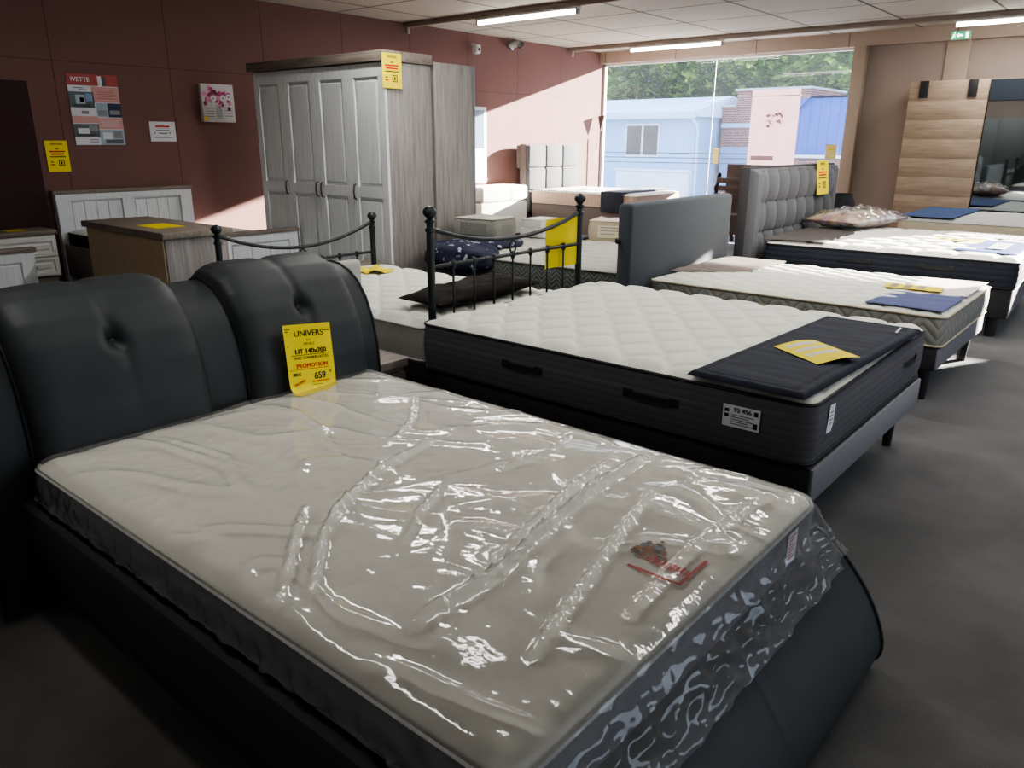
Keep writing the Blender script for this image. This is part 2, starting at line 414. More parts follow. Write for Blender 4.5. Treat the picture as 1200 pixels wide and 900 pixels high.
for y in (.64, 2.27):
    b = MB(); b.tube([(fx[i], y, fz[i]) for i in range(2, 44)], .008, 6); b.build('footboard_piping', M['leatherseam'], fr)
b = MB(); b.box(-2.72, -.72, .74, 2.21, .30, .362); b.build('slatted_base', M['basedark'], fr)
for y in (.70, 2.19):
    b = MB(); b.box(-2.86, -2.74, y - .05, y + .05, 0, .05, .006); b.build('leg', M['blackplastic'], fr)

# mattress in its clear plastic wrap
m1 = mattress('mattress', 'cream mattress sealed in crinkled clear plastic on the black leather bed', (-1.675, 1.487, .366), 0, 2.05, 1.42, .184, q_brick(.26, .19), .006,
              M['wrapcream'], M['sideborder'], M['white2'], r=.07, edge=.022, res=.016)
# printed corner of the mattress
b = MB(); pl = frame((0, 0, .1935), (1, 0, 0), (0, 1, 0))
random.seed(3)
for i in range(40):
    a, r_ = random.uniform(0, 2 * PI), random.uniform(.005, .05); cx, cy = .828 + r_ * math.cos(a) * .9, .082 + r_ * math.sin(a) * 1.2
    w = random.uniform(.007, .016); P = [(cx + w * math.cos(k * PI / 3) * random.uniform(.6, 1.2), cy + w * math.sin(k * PI / 3) * random.uniform(.5, 1)) for k in range(6)]
    b.add([pl(p[0], p[1], .0003 + i * .00002) for p in P], [tuple(range(6))], random.choice((0, 0, 1, 2)))
for k in range(9): put_rect(b, .838 + .013 * k, .846 + .013 * k, .028 - .002 * (k % 3), .052 + .006 * (k % 2), pl, 3, .0014)
put_rect(b, .815, .96, -.022, -.012, pl, 3); put_rect(b, .95, .96, -.022, .125, pl, 3)
b.build('printed_emblem', [mat('orange print', '#a8703a', .8), mat('brown print', '#6b3f2c', .8), mat('grey blue print', '#7d8792', .8), M['redink']], m1, local=True)
b = MB(); pl = frame((1.034, .50, .10), (0, 1, 0), (0, 0, 1)); sheet(b, .07, .10, pl)
for k in range(7): put_rect(b, -.026, .026 - .012 * (k % 3), .034 - k * .011, .038 - k * .011, pl, 1)
b.build('care_label', [M['paper'], M['redink']], m1, local=True)

def film_material():
    m, nt, bsdf = nodes('clear plastic film'); nt.nodes.remove(bsdf); out = nt.nodes['Material Output']
    vec = coord(nt); bp = nt.nodes.new('ShaderNodeBump'); bp.inputs['Strength'].default_value = .2; bp.inputs['Distance'].default_value = .01
    n1 = noise(nt, vec, 9, 4, .6); nt.links.new(n1, bp.inputs['Height'])
    tr = nt.nodes.new('ShaderNodeBsdfTransparent'); tr.inputs['Color'].default_value = (.97, .97, .97, 1)
    gl = nt.nodes.new('ShaderNodeBsdfGlossy'); gl.inputs['Roughness'].default_value = .06; nt.links.new(bp.outputs['Normal'], gl.inputs['Normal'])
    df = nt.nodes.new('ShaderNodeBsdfTranslucent'); df.inputs['Color'].default_value = (.75, .76, .8, 1)
    d2 = nt.nodes.new('ShaderNodeBsdfDiffuse'); d2.inputs['Color'].default_value = (.86, .86, .86, 1)
    hz = nt.nodes.new('ShaderNodeMixShader'); hz.inputs[0].default_value = .5; nt.links.new(df.outputs[0], hz.inputs[1]); nt.links.new(d2.outputs[0], hz.inputs[2])
    mh = nt.nodes.new('ShaderNodeMixShader'); mh.inputs[0].default_value = .17; nt.links.new(tr.outputs[0], mh.inputs[1]); nt.links.new(hz.outputs[0], mh.inputs[2])
    fre = nt.nodes.new('ShaderNodeFresnel'); fre.inputs['IOR'].default_value = 1.38; nt.links.new(bp.outputs['Normal'], fre.inputs['Normal'])
    mu = nt.nodes.new('ShaderNodeMath'); mu.operation = 'MULTIPLY'; mu.inputs[1].default_value = 1.4; mu.use_clamp = True; nt.links.new(fre.outputs[0], mu.inputs[0])
    mx = nt.nodes.new('ShaderNodeMixShader'); nt.links.new(mu.outputs[0], mx.inputs[0]); nt.links.new(mh.outputs[0], mx.inputs[1]); nt.links.new(gl.outputs[0], mx.inputs[2])
    nt.links.new(mx.outputs[0], out.inputs['Surface']); return m
M['film'] = film_material()
def wrap(parent):
    L, W, H = 2.05, 1.42, .184; r, res = .07, .0085
    ex, ey = .24, .17
    us = np.arange(-L / 2 - ey, L / 2 + ex, res); vs = np.arange(-W / 2 - ey, W / 2 + ey, res)
    U, V = np.meshgrid(us, vs, indexing='ij')
    Uc, Vc = np.clip(U, -L / 2, L / 2), np.clip(V, -W / 2, W / 2); X, Y = rr_map(Uc, Vc, L, W, r)
    ox, oy = U - Uc, V - Vc; o = np.hypot(ox, oy); l = o + 1e-9
    d = np.minimum(L / 2 - np.abs(Uc), W / 2 - np.abs(Vc)); e = np.clip(d / .06, 0, 1)
    # coherent wrinkles
    nz = np.zeros(U.shape); nz2 = np.zeros(U.shape)
    for i in range(U.shape[0]):
        for j in range(U.shape[1]):
            u, v = U[i, j], V[i, j]
            p = Vector((u * 2.2 + v * .9, v * 4.2 - u * 1.2, 3.1)); w = mnoise.noise(p * .7) * .6
            nz[i, j] = 1 - abs(mnoise.noise(Vector((p.x * 1.3 + w, p.y * 1.3 + w, 1.7)))) * 2.2
            nz2[i, j] = 1 - abs(mnoise.noise(Vector((u * 13 + w * 3, v * 17, 9.3)))) * 2.0
    nz, nz2 = np.clip(nz, 0, 1) ** 3, np.clip(nz2, 0, 1) ** 3
    soft = np.array([[mnoise.noise(Vector((u * 3.1, v * 3.4, 22))) for v in vs] for u in us])
    Z = H - .02 * (1 - e) ** 2 + .010 + .012 * np.clip(d / .4, 0, 1) + (.008 * nz + .0014 * nz2 + .004 * soft) * np.clip(d / .05, .25, 1)
    # long folds standing up from the film
    ridges = [([(.50, .58), (.52, .30), (.56, .02), (.62, -.28), (.60, -.52)], .030, .017), ([(.44, .50), (.46, .28), (.52, 0), (.56, -.22)], .018, .012),
              ([(-.12, .22), (-.06, -.05), (.06, -.30), (.16, -.44), (.32, -.58)], .022, .013), ([(-.02, -.36), (.08, -.46), (.16, -.53), (.30, -.66)], .018, .011),
              ([(.18, -.02), (.24, -.16), (.34, -.32)], .014, .012), ([(.66, .38), (.72, .1), (.80, -.2), (.86, -.45)], .014, .012),
              ([(.92, .58), (.90, .2), (.93, -.2)], .012, .015), ([(-.75, .1), (-.5, .05), (-.2, -.08)], .007, .014), ([(-.85, -.35), (-.5, -.30), (-.3, -.4)], .006, .012),
              ([(-.55, .55), (-.3, .30), (-.2, .1)], .008, .013), ([(-.9, .3), (-.6, .42), (-.35, .6)], .006, .013), ([(.2, .6), (.25, .4), (.22, .2)], .010, .011)]
    for pts, h, w in ridges:
        best = np.full(U.shape, 9.); tt = np.zeros(U.shape); n = len(pts) - 1
        for k in range(n):
            a, c = np.array(pts[k]), np.array(pts[k + 1]); q = c - a
            t = np.clip(((U - a[0]) * q[0] + (V - a[1]) * q[1]) / (q @ q), 0, 1)
            dd = np.hypot(U - a[0] - t * q[0], V - a[1] - t * q[1]) + .004 * soft; c_ = dd < best
            best = np.where(c_, dd, best); tt = np.where(c_, (k + t) / n, tt)
        Z += 1.3 * h * np.exp(-(best / (w * .85)) ** 2) * np.sin(PI * np.clip(tt * .96 + .02, 0, 1)) ** .4 * (.75 + .5 * nz2)
    # skirt: the film hangs over the edges, bulging outwards over the foot
    tier = np.clip(o / .05, 0, 1); foot = (ox > 0)
    crump = np.array([[mnoise.noise(Vector((u * 26, v * 15, 40))) for v in vs] for u in us])
    fall = np.where(foot, .72, .97); out = .010 * tier + o * np.where(foot, .42, .06) + (.013 * crump * np.clip(o / .1, 0, 1) + .004 * (nz2 - .3) * tier)
    X = X + np.where(o > 0, ox / l, 0) * out + np.sign(U) * .004 * (1 - e); Y = Y + np.where(o > 0, oy / l, 0) * out + np.sign(V) * .004 * (1 - e)
    Z = np.where(o > 0, H - .012 - o * fall + .007 * crump * np.clip(o / .15, 0, 1), Z)
    Z = np.maximum(Z, np.where(foot, .052 - np.clip(X - 1.03, 0, 1) * .55, .068))
    b = MB(); b.grid(X, Y, Z); return b.build('plastic_wrap', M['film'], parent, local=True, sharp=180)
wrap(m1)

# ------------------------------------------------------------------ second bed: charcoal mattress on a grey base
m2 = mattress('mattress', 'thick quilted mattress with charcoal border and navy pad at its foot', (-1.88, 3.515, .402), 0, 2.04, 1.60, .258, q_ogee(.115, .30, .052), .025,
              M['cream'], M['charcoal'], M['charcoaledge'], r=.06, edge=.022, res=.0125, bulge=.012, handles=[(-.33, -.805, 0, -1, .20), (.36, -.805, 0, -1, .22), (1.02, .5, 1, 0, .2)])
b = MB(); pl = frame((.76, -.818, .14), (1, 0, 0), (0, 0, 1)); sheet(b, .15, .088, pl)
put_text(b, '92 496', .005, .026, .026, pl, 1, bold=.0008)
for k in range(2): put_rect(b, -.068, -.05, .014 - k * .02, .028 - k * .02, pl, 1)
for k in range(5): put_rect(b, -.04, .05 - .02 * (k % 2), .004 - k * .009, .007 - k * .009, pl, 1)
put_rect(b, .05, .067, -.035, -.012, pl, 1); put_rect(b, .05, .067, .016, .034, pl, 1)
b.build('size_label', [M['paper'], M['ink']], m2, local=True)
b = MB(); pl = frame((1.034, -.63, .155), (0, 1, 0), (0, .1, 1)); b.add([pl(-.035, -.055), pl(.02, -.06), pl(.035, -.03), pl(.03, .05), pl(-.03, .055)], [(0, 1, 2, 3, 4)], 0)
for k in range(4): put_rect(b, -.018, .016, .02 - k * .015, .024 - k * .015, pl, 1)
b.build('hanging_label', [M['paper'], M['ink']], m2, local=True)
bed_base('low grey fabric bed base under the charcoal bordered mattress', (-1.868, 3.515, 0), 2.04, 1.57, .235, .40, M['basedark'], [(.92, .74), (.92, -.7), (-.92, .74), (-.92, -.7)], m_foot=M['basegrey_lit'])
pad = thing('foot_pad', 'padded navy mattress pad lying across the foot of the charcoal mattress', 'pad', (-1.09, 3.38, .672), math.radians(-1.5))
U, V = np.meshgrid(np.linspace(-1, 1, 50), np.linspace(-1, 1, 130), indexing='ij'); X, Y = U * .235 + .01 * V, V * .70
ed = np.minimum((1 - np.abs(U)) * .235, (1 - np.abs(V)) * .70)
N = np.array([[mnoise.noise(Vector((x * 5, y * 16, 4))) for x, y in zip(r1, r2)] for r1, r2 in zip(X, Y)])
Z = .018 * np.clip(ed / .018, 0, 1) ** .5 - .006 * np.exp(-((ed - .045) / .006) ** 2) + .003 * N * np.clip(ed / .05, 0, 1) - .012 * np.clip(-V - .93, 0, 1) * 6 * 0
b = MB(); b.grid(X, Y, Z); b.grid(X[::-1], Y[::-1], Z[::-1] * 0 - .001); b.build('pad_cover', M['navypad'], pad, local=True, sharp=80)
b = MB(); pl = frame((.17, .575, .0215), (-.12, 1, 0), (-1, -.12, 0))
for k in range(6): put_rect(b, -.06 + k * .021, -.045 + k * .021, -.005 + .002 * (k % 2), .006, pl, 0)
b.build('stitched_logo', M['paper'], pad, local=True)

# ------------------------------------------------------------------ third bed with dark slate headboard
m3 = mattress('mattress', 'cream wave-quilted mattress on black base against the plain slate headboard', (-1.95, 5.87, .357), 0, 2.03, 1.42, .203, (lambda x, y: q_ogee(.085, .30, .038)(y, x)), .024,
              M['cream'], M['greyzig'], M['beige'], r=.05, edge=.02, res=.0125, bulge=.008)
b = MB(); pl = frame((-.14, -.722, .09), (1, 0, 0), (0, 0, 1)); sheet(b, .11, .075, pl); put_rect(b, -.03, .03, -.012, .012, pl, 1); b.build('stitched_label', [M['beige'], M['white2']], m3, local=True)
bed_base('black bed base on round legs in front of the slate headboard', (-1.95, 5.87, 0), 2.0, 1.42, .20, .355, M['basedark'], [(.93, -.63), (.93, .55), (-.93, -.63), (-.93, .63)], m_foot=M['basegrey_lit'], leg_r=(.042, .03))
def headboard(label, loc, th, W, z0, z1, m, r=.03):
    t = thing('headboard', label, 'headboard', loc)
    b = MB(); b.box(-th / 2, th / 2, -W / 2, W / 2, z0, z1, r, seg=3); b.build('panel', m, t, local=True)
    for y in (-W * .35, W * .35):
        b = MB(); b.box(-th / 2 + .01, -th / 2 + .04, y - .03, y + .03, 0, z0 + .05); b.build('leg', M['blackplastic'], t, local=True)
    return t
h3 = headboard('plain dark slate fabric headboard between two quilted mattresses', (-3.07, 5.765, 0), .12, 1.68, .12, 1.115, M['hbnavy'])
b = MB(); b.lathe([(.004, 0), (.02, .004), (.022, .02), (.012, .03)], (0, 0, 0), 14); o = b.build('knob', M['blackplastic'], h3, local=True); o.rotation_euler = (PI / 2, 0, 0); o.location = (-.04, -.84, .845)

# ------------------------------------------------------------------ fourth bed with tufted headboard
RT = math.radians(3)
m4 = mattress('mattress', 'white quilted mattress with navy border in front of the tufted grey headboard', (-1.95, 8.24, .42), RT, 2.06, 1.98, .24, q_brick(.3, .24), .022,
              M['white'], M['navyside'], M['charcoaledge'], r=.06, edge=.03, res=.016, bulge=.008, handles=[(-.2, -.995, 0, -1, .22), (.45, -.995, 0, -1, .22)])
bed_base('dark fabric bed base under the navy bordered mattress', (-1.95, 8.24, 0), 2.02, 1.96, .17, .418, M['basedark'], [(.9, -.85), (.9, .8), (-.9, -.85), (-.9, .8)], rotz=RT, m_foot=M['basegrey_lit'], leg_r=(.045, .04))
h4 = thing('tufted_headboard', 'grey deep-buttoned fabric headboard behind the pillow wrapped in plastic', 'headboard', (-3.13, 8.28, 0))
b = MB(); b.box(-.07, .03, -1.16, 1.16, .15, 1.32, .015); b.build('frame', M['hbgreyside'], h4, local=True)
nu, nv = 120, 230; U, V = np.meshgrid(np.linspace(0, 1, nu), np.linspace(-1, 1, nv), indexing='ij')
zz = .35 + U * .955; yy = V * 1.15; cw, rh = 2.30 / 8.8, .955 / 3.4
tuft = np.abs(np.cos(PI * (yy / cw + .5))) ** .55 * .45 + .55 * np.abs(np.cos(PI * ((zz - .35) / rh + .22))) ** .5 * np.abs(np.cos(PI * (yy / cw + .5))) ** .2
edge = np.clip(np.minimum(np.minimum(U, 1 - U) * .955, (1 - np.abs(V)) * 1.15) / .05, 0, 1) ** .5
inner = np.clip((1.0 - np.abs(yy)) / .03, 0, 1)
X = .028 + .075 * edge * (tuft * inner + (1 - inner) * .9)
b = MB(); b.grid(X[::-1], yy[::-1], zz[::-1]); b.build('tufted_panel', M['hbgrey'], h4, local=True, sharp=80)
for i in range(-3, 4):
    for k in range(4):
        z = .35 + rh * (k + .5 - .22 + .0); y = i * cw
        if z < 1.25 and z > .6:
            b = MB(); b.lathe([(.002, 0), (.014, .003), (.012, .008), (.004, .011)], seg=10); o = b.build('button', M['hbgreyside'], h4, local=True); o.rotation_euler = (0, PI / 2, 0); o.location = (.046, y, z)
for y in (-.8, .8):
    b = MB(); b.box(-.05, 0, y - .04, y + .04, 0, .16); b.build('leg', M['blackplastic'], h4, local=True)

# ------------------------------------------------------------------ fifth bed by the planked wardrobe
m5 = mattress('mattress', 'grey-topped mattress with beige border in front of the planked oak wardrobe', (-1.55, 11.22, .42), math.radians(2), 2.1, 1.7, .26, q_diamond(.12, .12), .006,
              M['white2'], M['beige'], M['white2'], r=.06, edge=.03, res=.02)
bed_base('beige fabric bed base beside the planked oak wardrobe', (-1.55, 11.22, 0), 2.06, 1.66, .12, .418, M['beige'], [(.9, -.7), (.9, .7), (-.9, -.7), (-.9, .7)], rotz=math.radians(2))
def drape(name, label, cat, quad, z, m, th=.012, seed=0, wr=.004, drop=0, group=None, n=40, parts=None, sag=None):
    """cloth lying on a mattress: four world corners (x, y)"""
    q = np.array(quad, float); U, V = np.meshgrid(np.linspace(0, 1, n), np.linspace(0, 1, n), indexing='ij')
    P = sum(w[..., None] * q[k] for k, w in enumerate(((1 - U) * (1 - V), U * (1 - V), U * V, (1 - U) * V)))
    N = np.array([[mnoise.noise(Vector((x * 3 + seed, y * 9, seed))) for x, y in r_] for r_ in P])
    e = np.clip(np.minimum(np.minimum(U, 1 - U), np.minimum(V, 1 - V)) / .06, 0, 1) ** .5
    Z = z + th * (.25 + .75 * e) + wr * N
    if sag is not None: Z = Z - sag(P[..., 0], P[..., 1])
    X, Y = P[..., 0], P[..., 1]
    b = MB(); b.grid(X, Y, Z); b.grid(X[::-1], Y[::-1], np.full(Z.shape, z)[::-1] if sag is None else (Z - th)[::-1])
    c = q.mean(0); o = b.build(name, m, None, (c[0], c[1], z), sharp=70)
    return tag(o, label, cat, group)
drape('throw', 'folded taupe throw at the head of the mattress by the slate headboard', 'throw', [(-2.98, 5.50), (-2.46, 5.82), (-2.46, 6.56), (-2.98, 6.56)], .572, M['throw'], seed=1, wr=.008)
drape('throw', 'dark taupe throw at the head of the navy bordered mattress', 'throw', [(-2.96, 7.22), (-2.40, 7.25), (-2.44, 8.5), (-2.98, 8.5)], .672, M['throwdark'], seed=2, wr=.006)
drape('mattress_cover', 'blue cover folded over the head of the grey-topped mattress', 'cover', [(-2.59, 10.36), (-1.98, 10.36), (-1.98, 12.0), (-2.59, 12.0)], .70, M['bluecloth'], seed=3)
drape('fabric_sample', 'indigo fabric sample at the foot of the wave-quilted mattress', 'fabric sample', [(-1.42, 5.21), (-.965, 5.19), (-.955, 5.80), (-1.38, 5.74)], .572, M['purplesample'], seed=4, th=.006, wr=.003)
drape('fabric_sample', 'pinkish white fabric sample beside the indigo one', 'fabric sample', [(-1.36, 5.77), (-.955, 5.84), (-.95, 6.55), (-1.36, 6.5)], .572, mat('pinkish white fabric', '#d8ccc8', .85, var=.05), seed=5, th=.006, wr=.003)
drape('fabric_sample', 'bright blue fabric sample with a white label on the navy bordered mattress', 'fabric sample', [(-1.42, 7.55), (-.93, 7.50), (-.93, 8.5), (-1.30, 8.45)], .672, M['bluesample'], seed=6, th=.008, wr=.004)
drape('fabric_sample', 'striped brown and white fabric sample on the navy bordered mattress', 'fabric sample', [(-1.75, 8.75), (-.95, 8.65), (-.95, 9.12), (-1.75, 9.15)], .672, stripes('striped sample', '#e0dcd6', '#4d3437', .055, 0), seed=7, th=.008)
b = MB(); pl = frame((-1.12, 7.98, .6865), (1, .02, 0), (0, 1, 0)); sheet(b, .13, .5, pl)
for k in range(5): put_rect(b, -.05, .05, -.2 + k * .09, -.17 + k * .09, pl, 1)
tag(b.build('sample_label', [M['paper'], M['bluesample']], None, pl(0, 0)), 'white paper label lying on the bright blue sample', 'label')
# pillow in its clear bag
pw = thing('pillow', 'patterned pillow in a clear plastic bag below the tufted headboard', 'pillow', (-2.62, 8.85, .67), math.radians(75))
m, nt, bs = nodes('patterned pillow fabric'); vec = coord(nt)
nt.links.new(ramp(nt, noise(nt, vec, 4.5, 1), [(.3, lin('#9aa392')), (.42, lin('#d6d0c2')), (.54, lin('#b8956f')), (.6, lin('#a07688')), (.68, lin('#d9d7d4'))]), bs.inputs['Base Color']); bs.inputs['Roughness'].default_value = .8
M['pillowprint'] = m
b = MB(); pillow_mesh(b, 1.0, .55, .19, .01, 3); b.build('pillow_cover', M['pillowprint'], pw, local=True, sharp=80)
b = MB(); pillow_mesh(b, 1.12, .62, .215, .03, 9, n=70); o = b.build('plastic_bag', M['film'], pw, local=True, sharp=180); o.location.z = -.003
# ------------------------------------------------------------------ black metal bed
mb_ = thing('metal_bed_frame', 'black metal bed frame with ball-topped posts and curved end rails', 'bed frame', (-4.07, 3.63, 0))
def metal_end(name, X, y0, y1, ztop, zr, zdip, zlow, zbot):
    b = MB(); yc = (y0 + y1) / 2
    end = None
    for y in (y0, y1):
        b2 = MB(); zb = ztop - .05
        b2.lathe([(.017, 0), (.022, .02), (.022, zb - .075), (.028, zb - .07), (.028, zb - .055), (.02, zb - .05), (.02, zb - .03), (.03, zb - .022), (.03, zb - .012), (.014, zb - .004), (.022, zb + .004), (.034, zb + .018), (.039, zb + .032), (.034, zb + .046), (.02, zb + .06), (.004, zb + .066)], (X, y, 0), 20)
        post = b2.build('post', M['metal'], mb_)
    b = MB(); n = 24
    b.tube([(X, y0 + (y1 - y0) * i / n, zr - (zr - zdip) * (1 - (2 * i / n - 1) ** 2)) for i in range(n + 1)], .013, 10); b.build('curved_rail', M['metal'], mb_)
    b = MB(); b.tube([(X, y0, zlow), (X, y1, zlow)], .011, 10); b.tube([(X, y0, zbot), (X, y1, zbot)], .011, 10); b.build('cross_rail', M['metal'], mb_)
    b = MB(); rr = (zdip - zlow - .022) / 2 - .004; b.tube([(X, yc + rr * .8 * math.cos(a), zlow + .011 + rr + rr * math.sin(a) * 1.05) for a in np.linspace(0, 2 * PI, 21)[:-1]], .006, 8, closed=True); b.build('ring', M['metal'], mb_)
    for i in range(7):
        y = y0 + (y1 - y0) * (i + 1) / 8; b = MB(); b.tube([(X, y, zbot), (X, y, zlow - .02)], .0065, 8)
        b.lathe([(.006, -.03), (.013, -.02), (.019, 0), (.019, .008), (.012, .018), (.004, .022)], (X, y, zlow), 12); b.build('spindle', M['metal'], mb_)
metal_end('head', -3.06, 2.955, 4.345, 1.20, 1.095, .985, .885, .33)
metal_end('foot', -5.10, 2.865, 4.26, .965, .905, .76, .655, .30)
for y in (2.91, 4.30):
    b = MB(); b.box(-5.10, -3.06, y - .01, y + .01, .26, .32); b.build('side_rail', M['metal'], mb_)
b = MB(); b.box(-5.06, -3.10, 2.92, 4.29, .30, .335); b.build('slat_support', M['metal'], mb_)
mattress('mattress', 'cream quilted mattress on the black metal bed', (-4.07, 3.61, .336), 0, 1.92, 1.33, .224, q_ogee(.14, .24, .06), .026, M['cream'], zigzag('pale border', '#b7b5ae', '#a19f98', .02), M['white2'], r=.08, edge=.03, bulge=.006)
def pillow(label, loc, rz, L, W, T, m, seed, tilt=0):
    t = thing('pillow', label, 'pillow', loc, rz)
    b = MB(); pillow_mesh(b, L, W, T, .012, seed, 50); o = b.build('pillow_cover', m, t, local=True, sharp=80); o.rotation_euler = (0, tilt, 0); return t
pillow('dark brown satin pillow lying on the metal bed', (-3.36, 3.62, .568), math.radians(92), 1.02, .36, .13, M['brownpillow'], 4)
# grey headboard standing behind the black bed, nightstands
headboard('pale grey woven headboard standing just behind the black leather headboard', (-3.235, 1.87, 0), .06, 1.46, .08, .955, M['palegrey'], .025)
def nightstand(label, x0, x1, y0, y1, z, top, body, front, zb=.0, drawers=2, plinth=None):
    """front faces +x"""
    t = thing('nightstand', label, 'nightstand', ((x0 + x1) / 2, (y0 + y1) / 2, 0))
    b = MB(); b.box(x0, x1, y0, y1, zb + (.0 if zb == 0 else 0), z - .045, .004); b.build('carcass', body, t)
    b = MB(); b.box(x0 - .01, x1 + .025, y0 - .015, y1 + .015, z - .045, z, .006); b.build('top', top, t)
    if zb > 0:
        b = MB(); b.box(x0 + .02, x1 - .03, y0 + .02, y1 - .02, 0, zb); b.build('plinth', plinth or top, t)
    h = (z - .06 - zb - .02) / drawers
    for k in range(drawers):
        za = zb + .015 + k * h; d = MB(); pl = None
        panel_front(d, y0 + .012, y1 - .012, za + .004, za + h - .004, [(y0 + .05, y1 - .05, za + .035, za + h - .035)], lambda a, z_, h_: (x1 + .002 + h_, a, z_))
        dr = d.build('drawer', front, t, sharp=12)
        c = (y0 + y1) / 2; q = MB(); q.tube([(x1 + .018, c - .055, za + h / 2), (x1 + .038, c - .045, za + h / 2 - .004), (x1 + .04, c, za + h / 2 - .006), (x1 + .038, c + .045, za + h / 2 - .004), (x1 + .018, c + .055, za + h / 2)], .006, 8); q.build('handle', M['handle'], dr)
    return t
def panel_front(mb, a0, a1, z0, z1, panels, place, grooves=0, base=.012, frame_h=.016, mi=0):
    """painted front with raised panels: place(a, z, h) maps to the world"""
    def pbox(p0, p1, q0, q1, h0, h1, ch=0):
        lo = [place(p0, q0, h0), place(p1, q0, h0), place(p1, q1, h0), place(p0, q1, h0)]
        hi = [place(p0 + ch, q0 + ch, h1), place(p1 - ch, q0 + ch, h1), place(p1 - ch, q1 - ch, h1), place(p0 + ch, q1 - ch, h1)]
        mb.add(lo + hi, [(4, 5, 6, 7), (0, 1, 5, 4), (1, 2, 6, 5), (2, 3, 7, 6), (3, 0, 4, 7), (3, 2, 1, 0)], mi)
    pbox(a0, a1, z0, z1, 0, base)
    xs = sorted({a0, a1} | {p[0] for p in panels} | {p[1] for p in panels}); zs = sorted({z0, z1} | {p[2] for p in panels} | {p[3] for p in panels})
    for i in range(len(xs) - 1):
        for j in range(len(zs) - 1):
            ca, cz = (xs[i] + xs[i + 1]) / 2, (zs[j] + zs[j + 1]) / 2
            if not any(p[0] < ca < p[1] and p[2] < cz < p[3] for p in panels): pbox(xs[i], xs[i + 1], zs[j], zs[j + 1], base - .001, base + frame_h)
    for p in panels:
        k = grooves + 1; w = (p[1] - p[0] - .044) / k
        for i in range(k):
            g = .002 if grooves else 0
            pbox(p[0] + .022 + i * w + g, p[0] + .022 + (i + 1) * w - g, p[2] + .022, p[3] - .022, base - .001, base + .010, .016 if not grooves else .003)
nightstand('low grey oak nightstand wedged between the leather bed and the charcoal mattress', -3.36, -2.985, 2.33, 2.66, .452, M['oaky'], M['oak'], M['oakdark'], zb=.06, drawers=1)
ns = nightstand('white two-drawer nightstand with grey oak top by the panelled headboard', -8.66, -8.30, 2.44, 2.975, .705, M['oaky'], M['whitelac'], M['whitelac'], zb=.26, drawers=2)
nightstand('grey oak nightstand between the metal bed and the tall wardrobe', -5.60, -5.16, 4.24, 4.57, .50, M['oaky'], M['oak'], M['oakdark'], zb=.05, drawers=2)

# ------------------------------------------------------------------ white panelled beds against the maroon wall
def white_bed(label, mlabel, y0, y1, xh, xf, zf, zh=1.05):
    t = thing('panelled_bed_frame', label, 'bed frame', ((xh + xf) / 2, (y0 + y1) / 2, 0), group=None)
    yc = (y0 + y1) / 2; f = lambda a, z, h: (xh + .02 + h, a, z)
    b = MB(); b.box(xh - .01, xh + .02, y0, y1, .12, zh - .04, .003)
    panel_front(b, y0, y1, .12, zh - .04, [(y0 + .13, yc - .06, .52, zh - .10), (yc + .06, y1 - .13, .52, zh - .10)], f, grooves=3, frame_h=.04)
    b.build('headboard', M['whitewood'], t, sharp=12)
    b = MB(); b.box(xh - .02, xh + .07, y0 - .02, y1 + .02, zh - .04, zh, .006); b.build('headboard_cap', M['oaky'], t)
    b = MB(); b.box(xf - .035, xf - .015, y0, y1, .12, zf - .035, .003)
    panel_front(b, y0, y1, .12, zf - .035, [(y0 + .10, y1 - .10, .24, zf - .11)], lambda a, z, h: (xf - .016 + h, a, z), grooves=5)
    b.build('footboard', M['whitewood'], t, sharp=12)
    b = MB(); b.box(xf - .06, xf + .025, y0 - .02, y1 + .02, zf - .035, zf, .006); b.build('footboard_cap', M['oaky'], t)
    for y in (y0 + .01, y1 - .035):
        b = MB(); b.box(xh + .03, xf - .03, y, y + .025, .20, .52, .004); b.build('side_rail', M['oak'], t)
    for x in (xh + .03, xf - .03):
        for y in (y0 + .05, y1 - .05):
            b = MB(); b.box(x - .025, x + .025, y - .03, y + .03, 0, .2); b.build('leg', M['whitewood'], t)
    b = MB(); b.box(xh + .06, xf - .06, y0 + .04, y1 - .04, .36, .42); b.build('slats', M['oakdark'], t)
    mattress('mattress', mlabel, ((xh + xf) / 2 + .0, yc, .422), 0, xf - xh - .14, y1 - y0 - .10, .235, q_brick(.24, .2), .008, M['white'], M['navyside'], M['navyside'], r=.06, edge=.025, res=.025, bulge=.006)
white_bed('white panelled bed frame with grey oak cap under the poster wall', 'white-topped mattress with navy side on the panelled bed by the poster', 3.14, 4.57, -8.66, -6.62, .725)
white_bed('second white panelled bed frame, only its footboard corner showing behind the black headboard', 'white mattress behind the footboard in front of the two-drawer nightstand', .86, 2.30, -8.66, -6.93, .72, zh=.74)
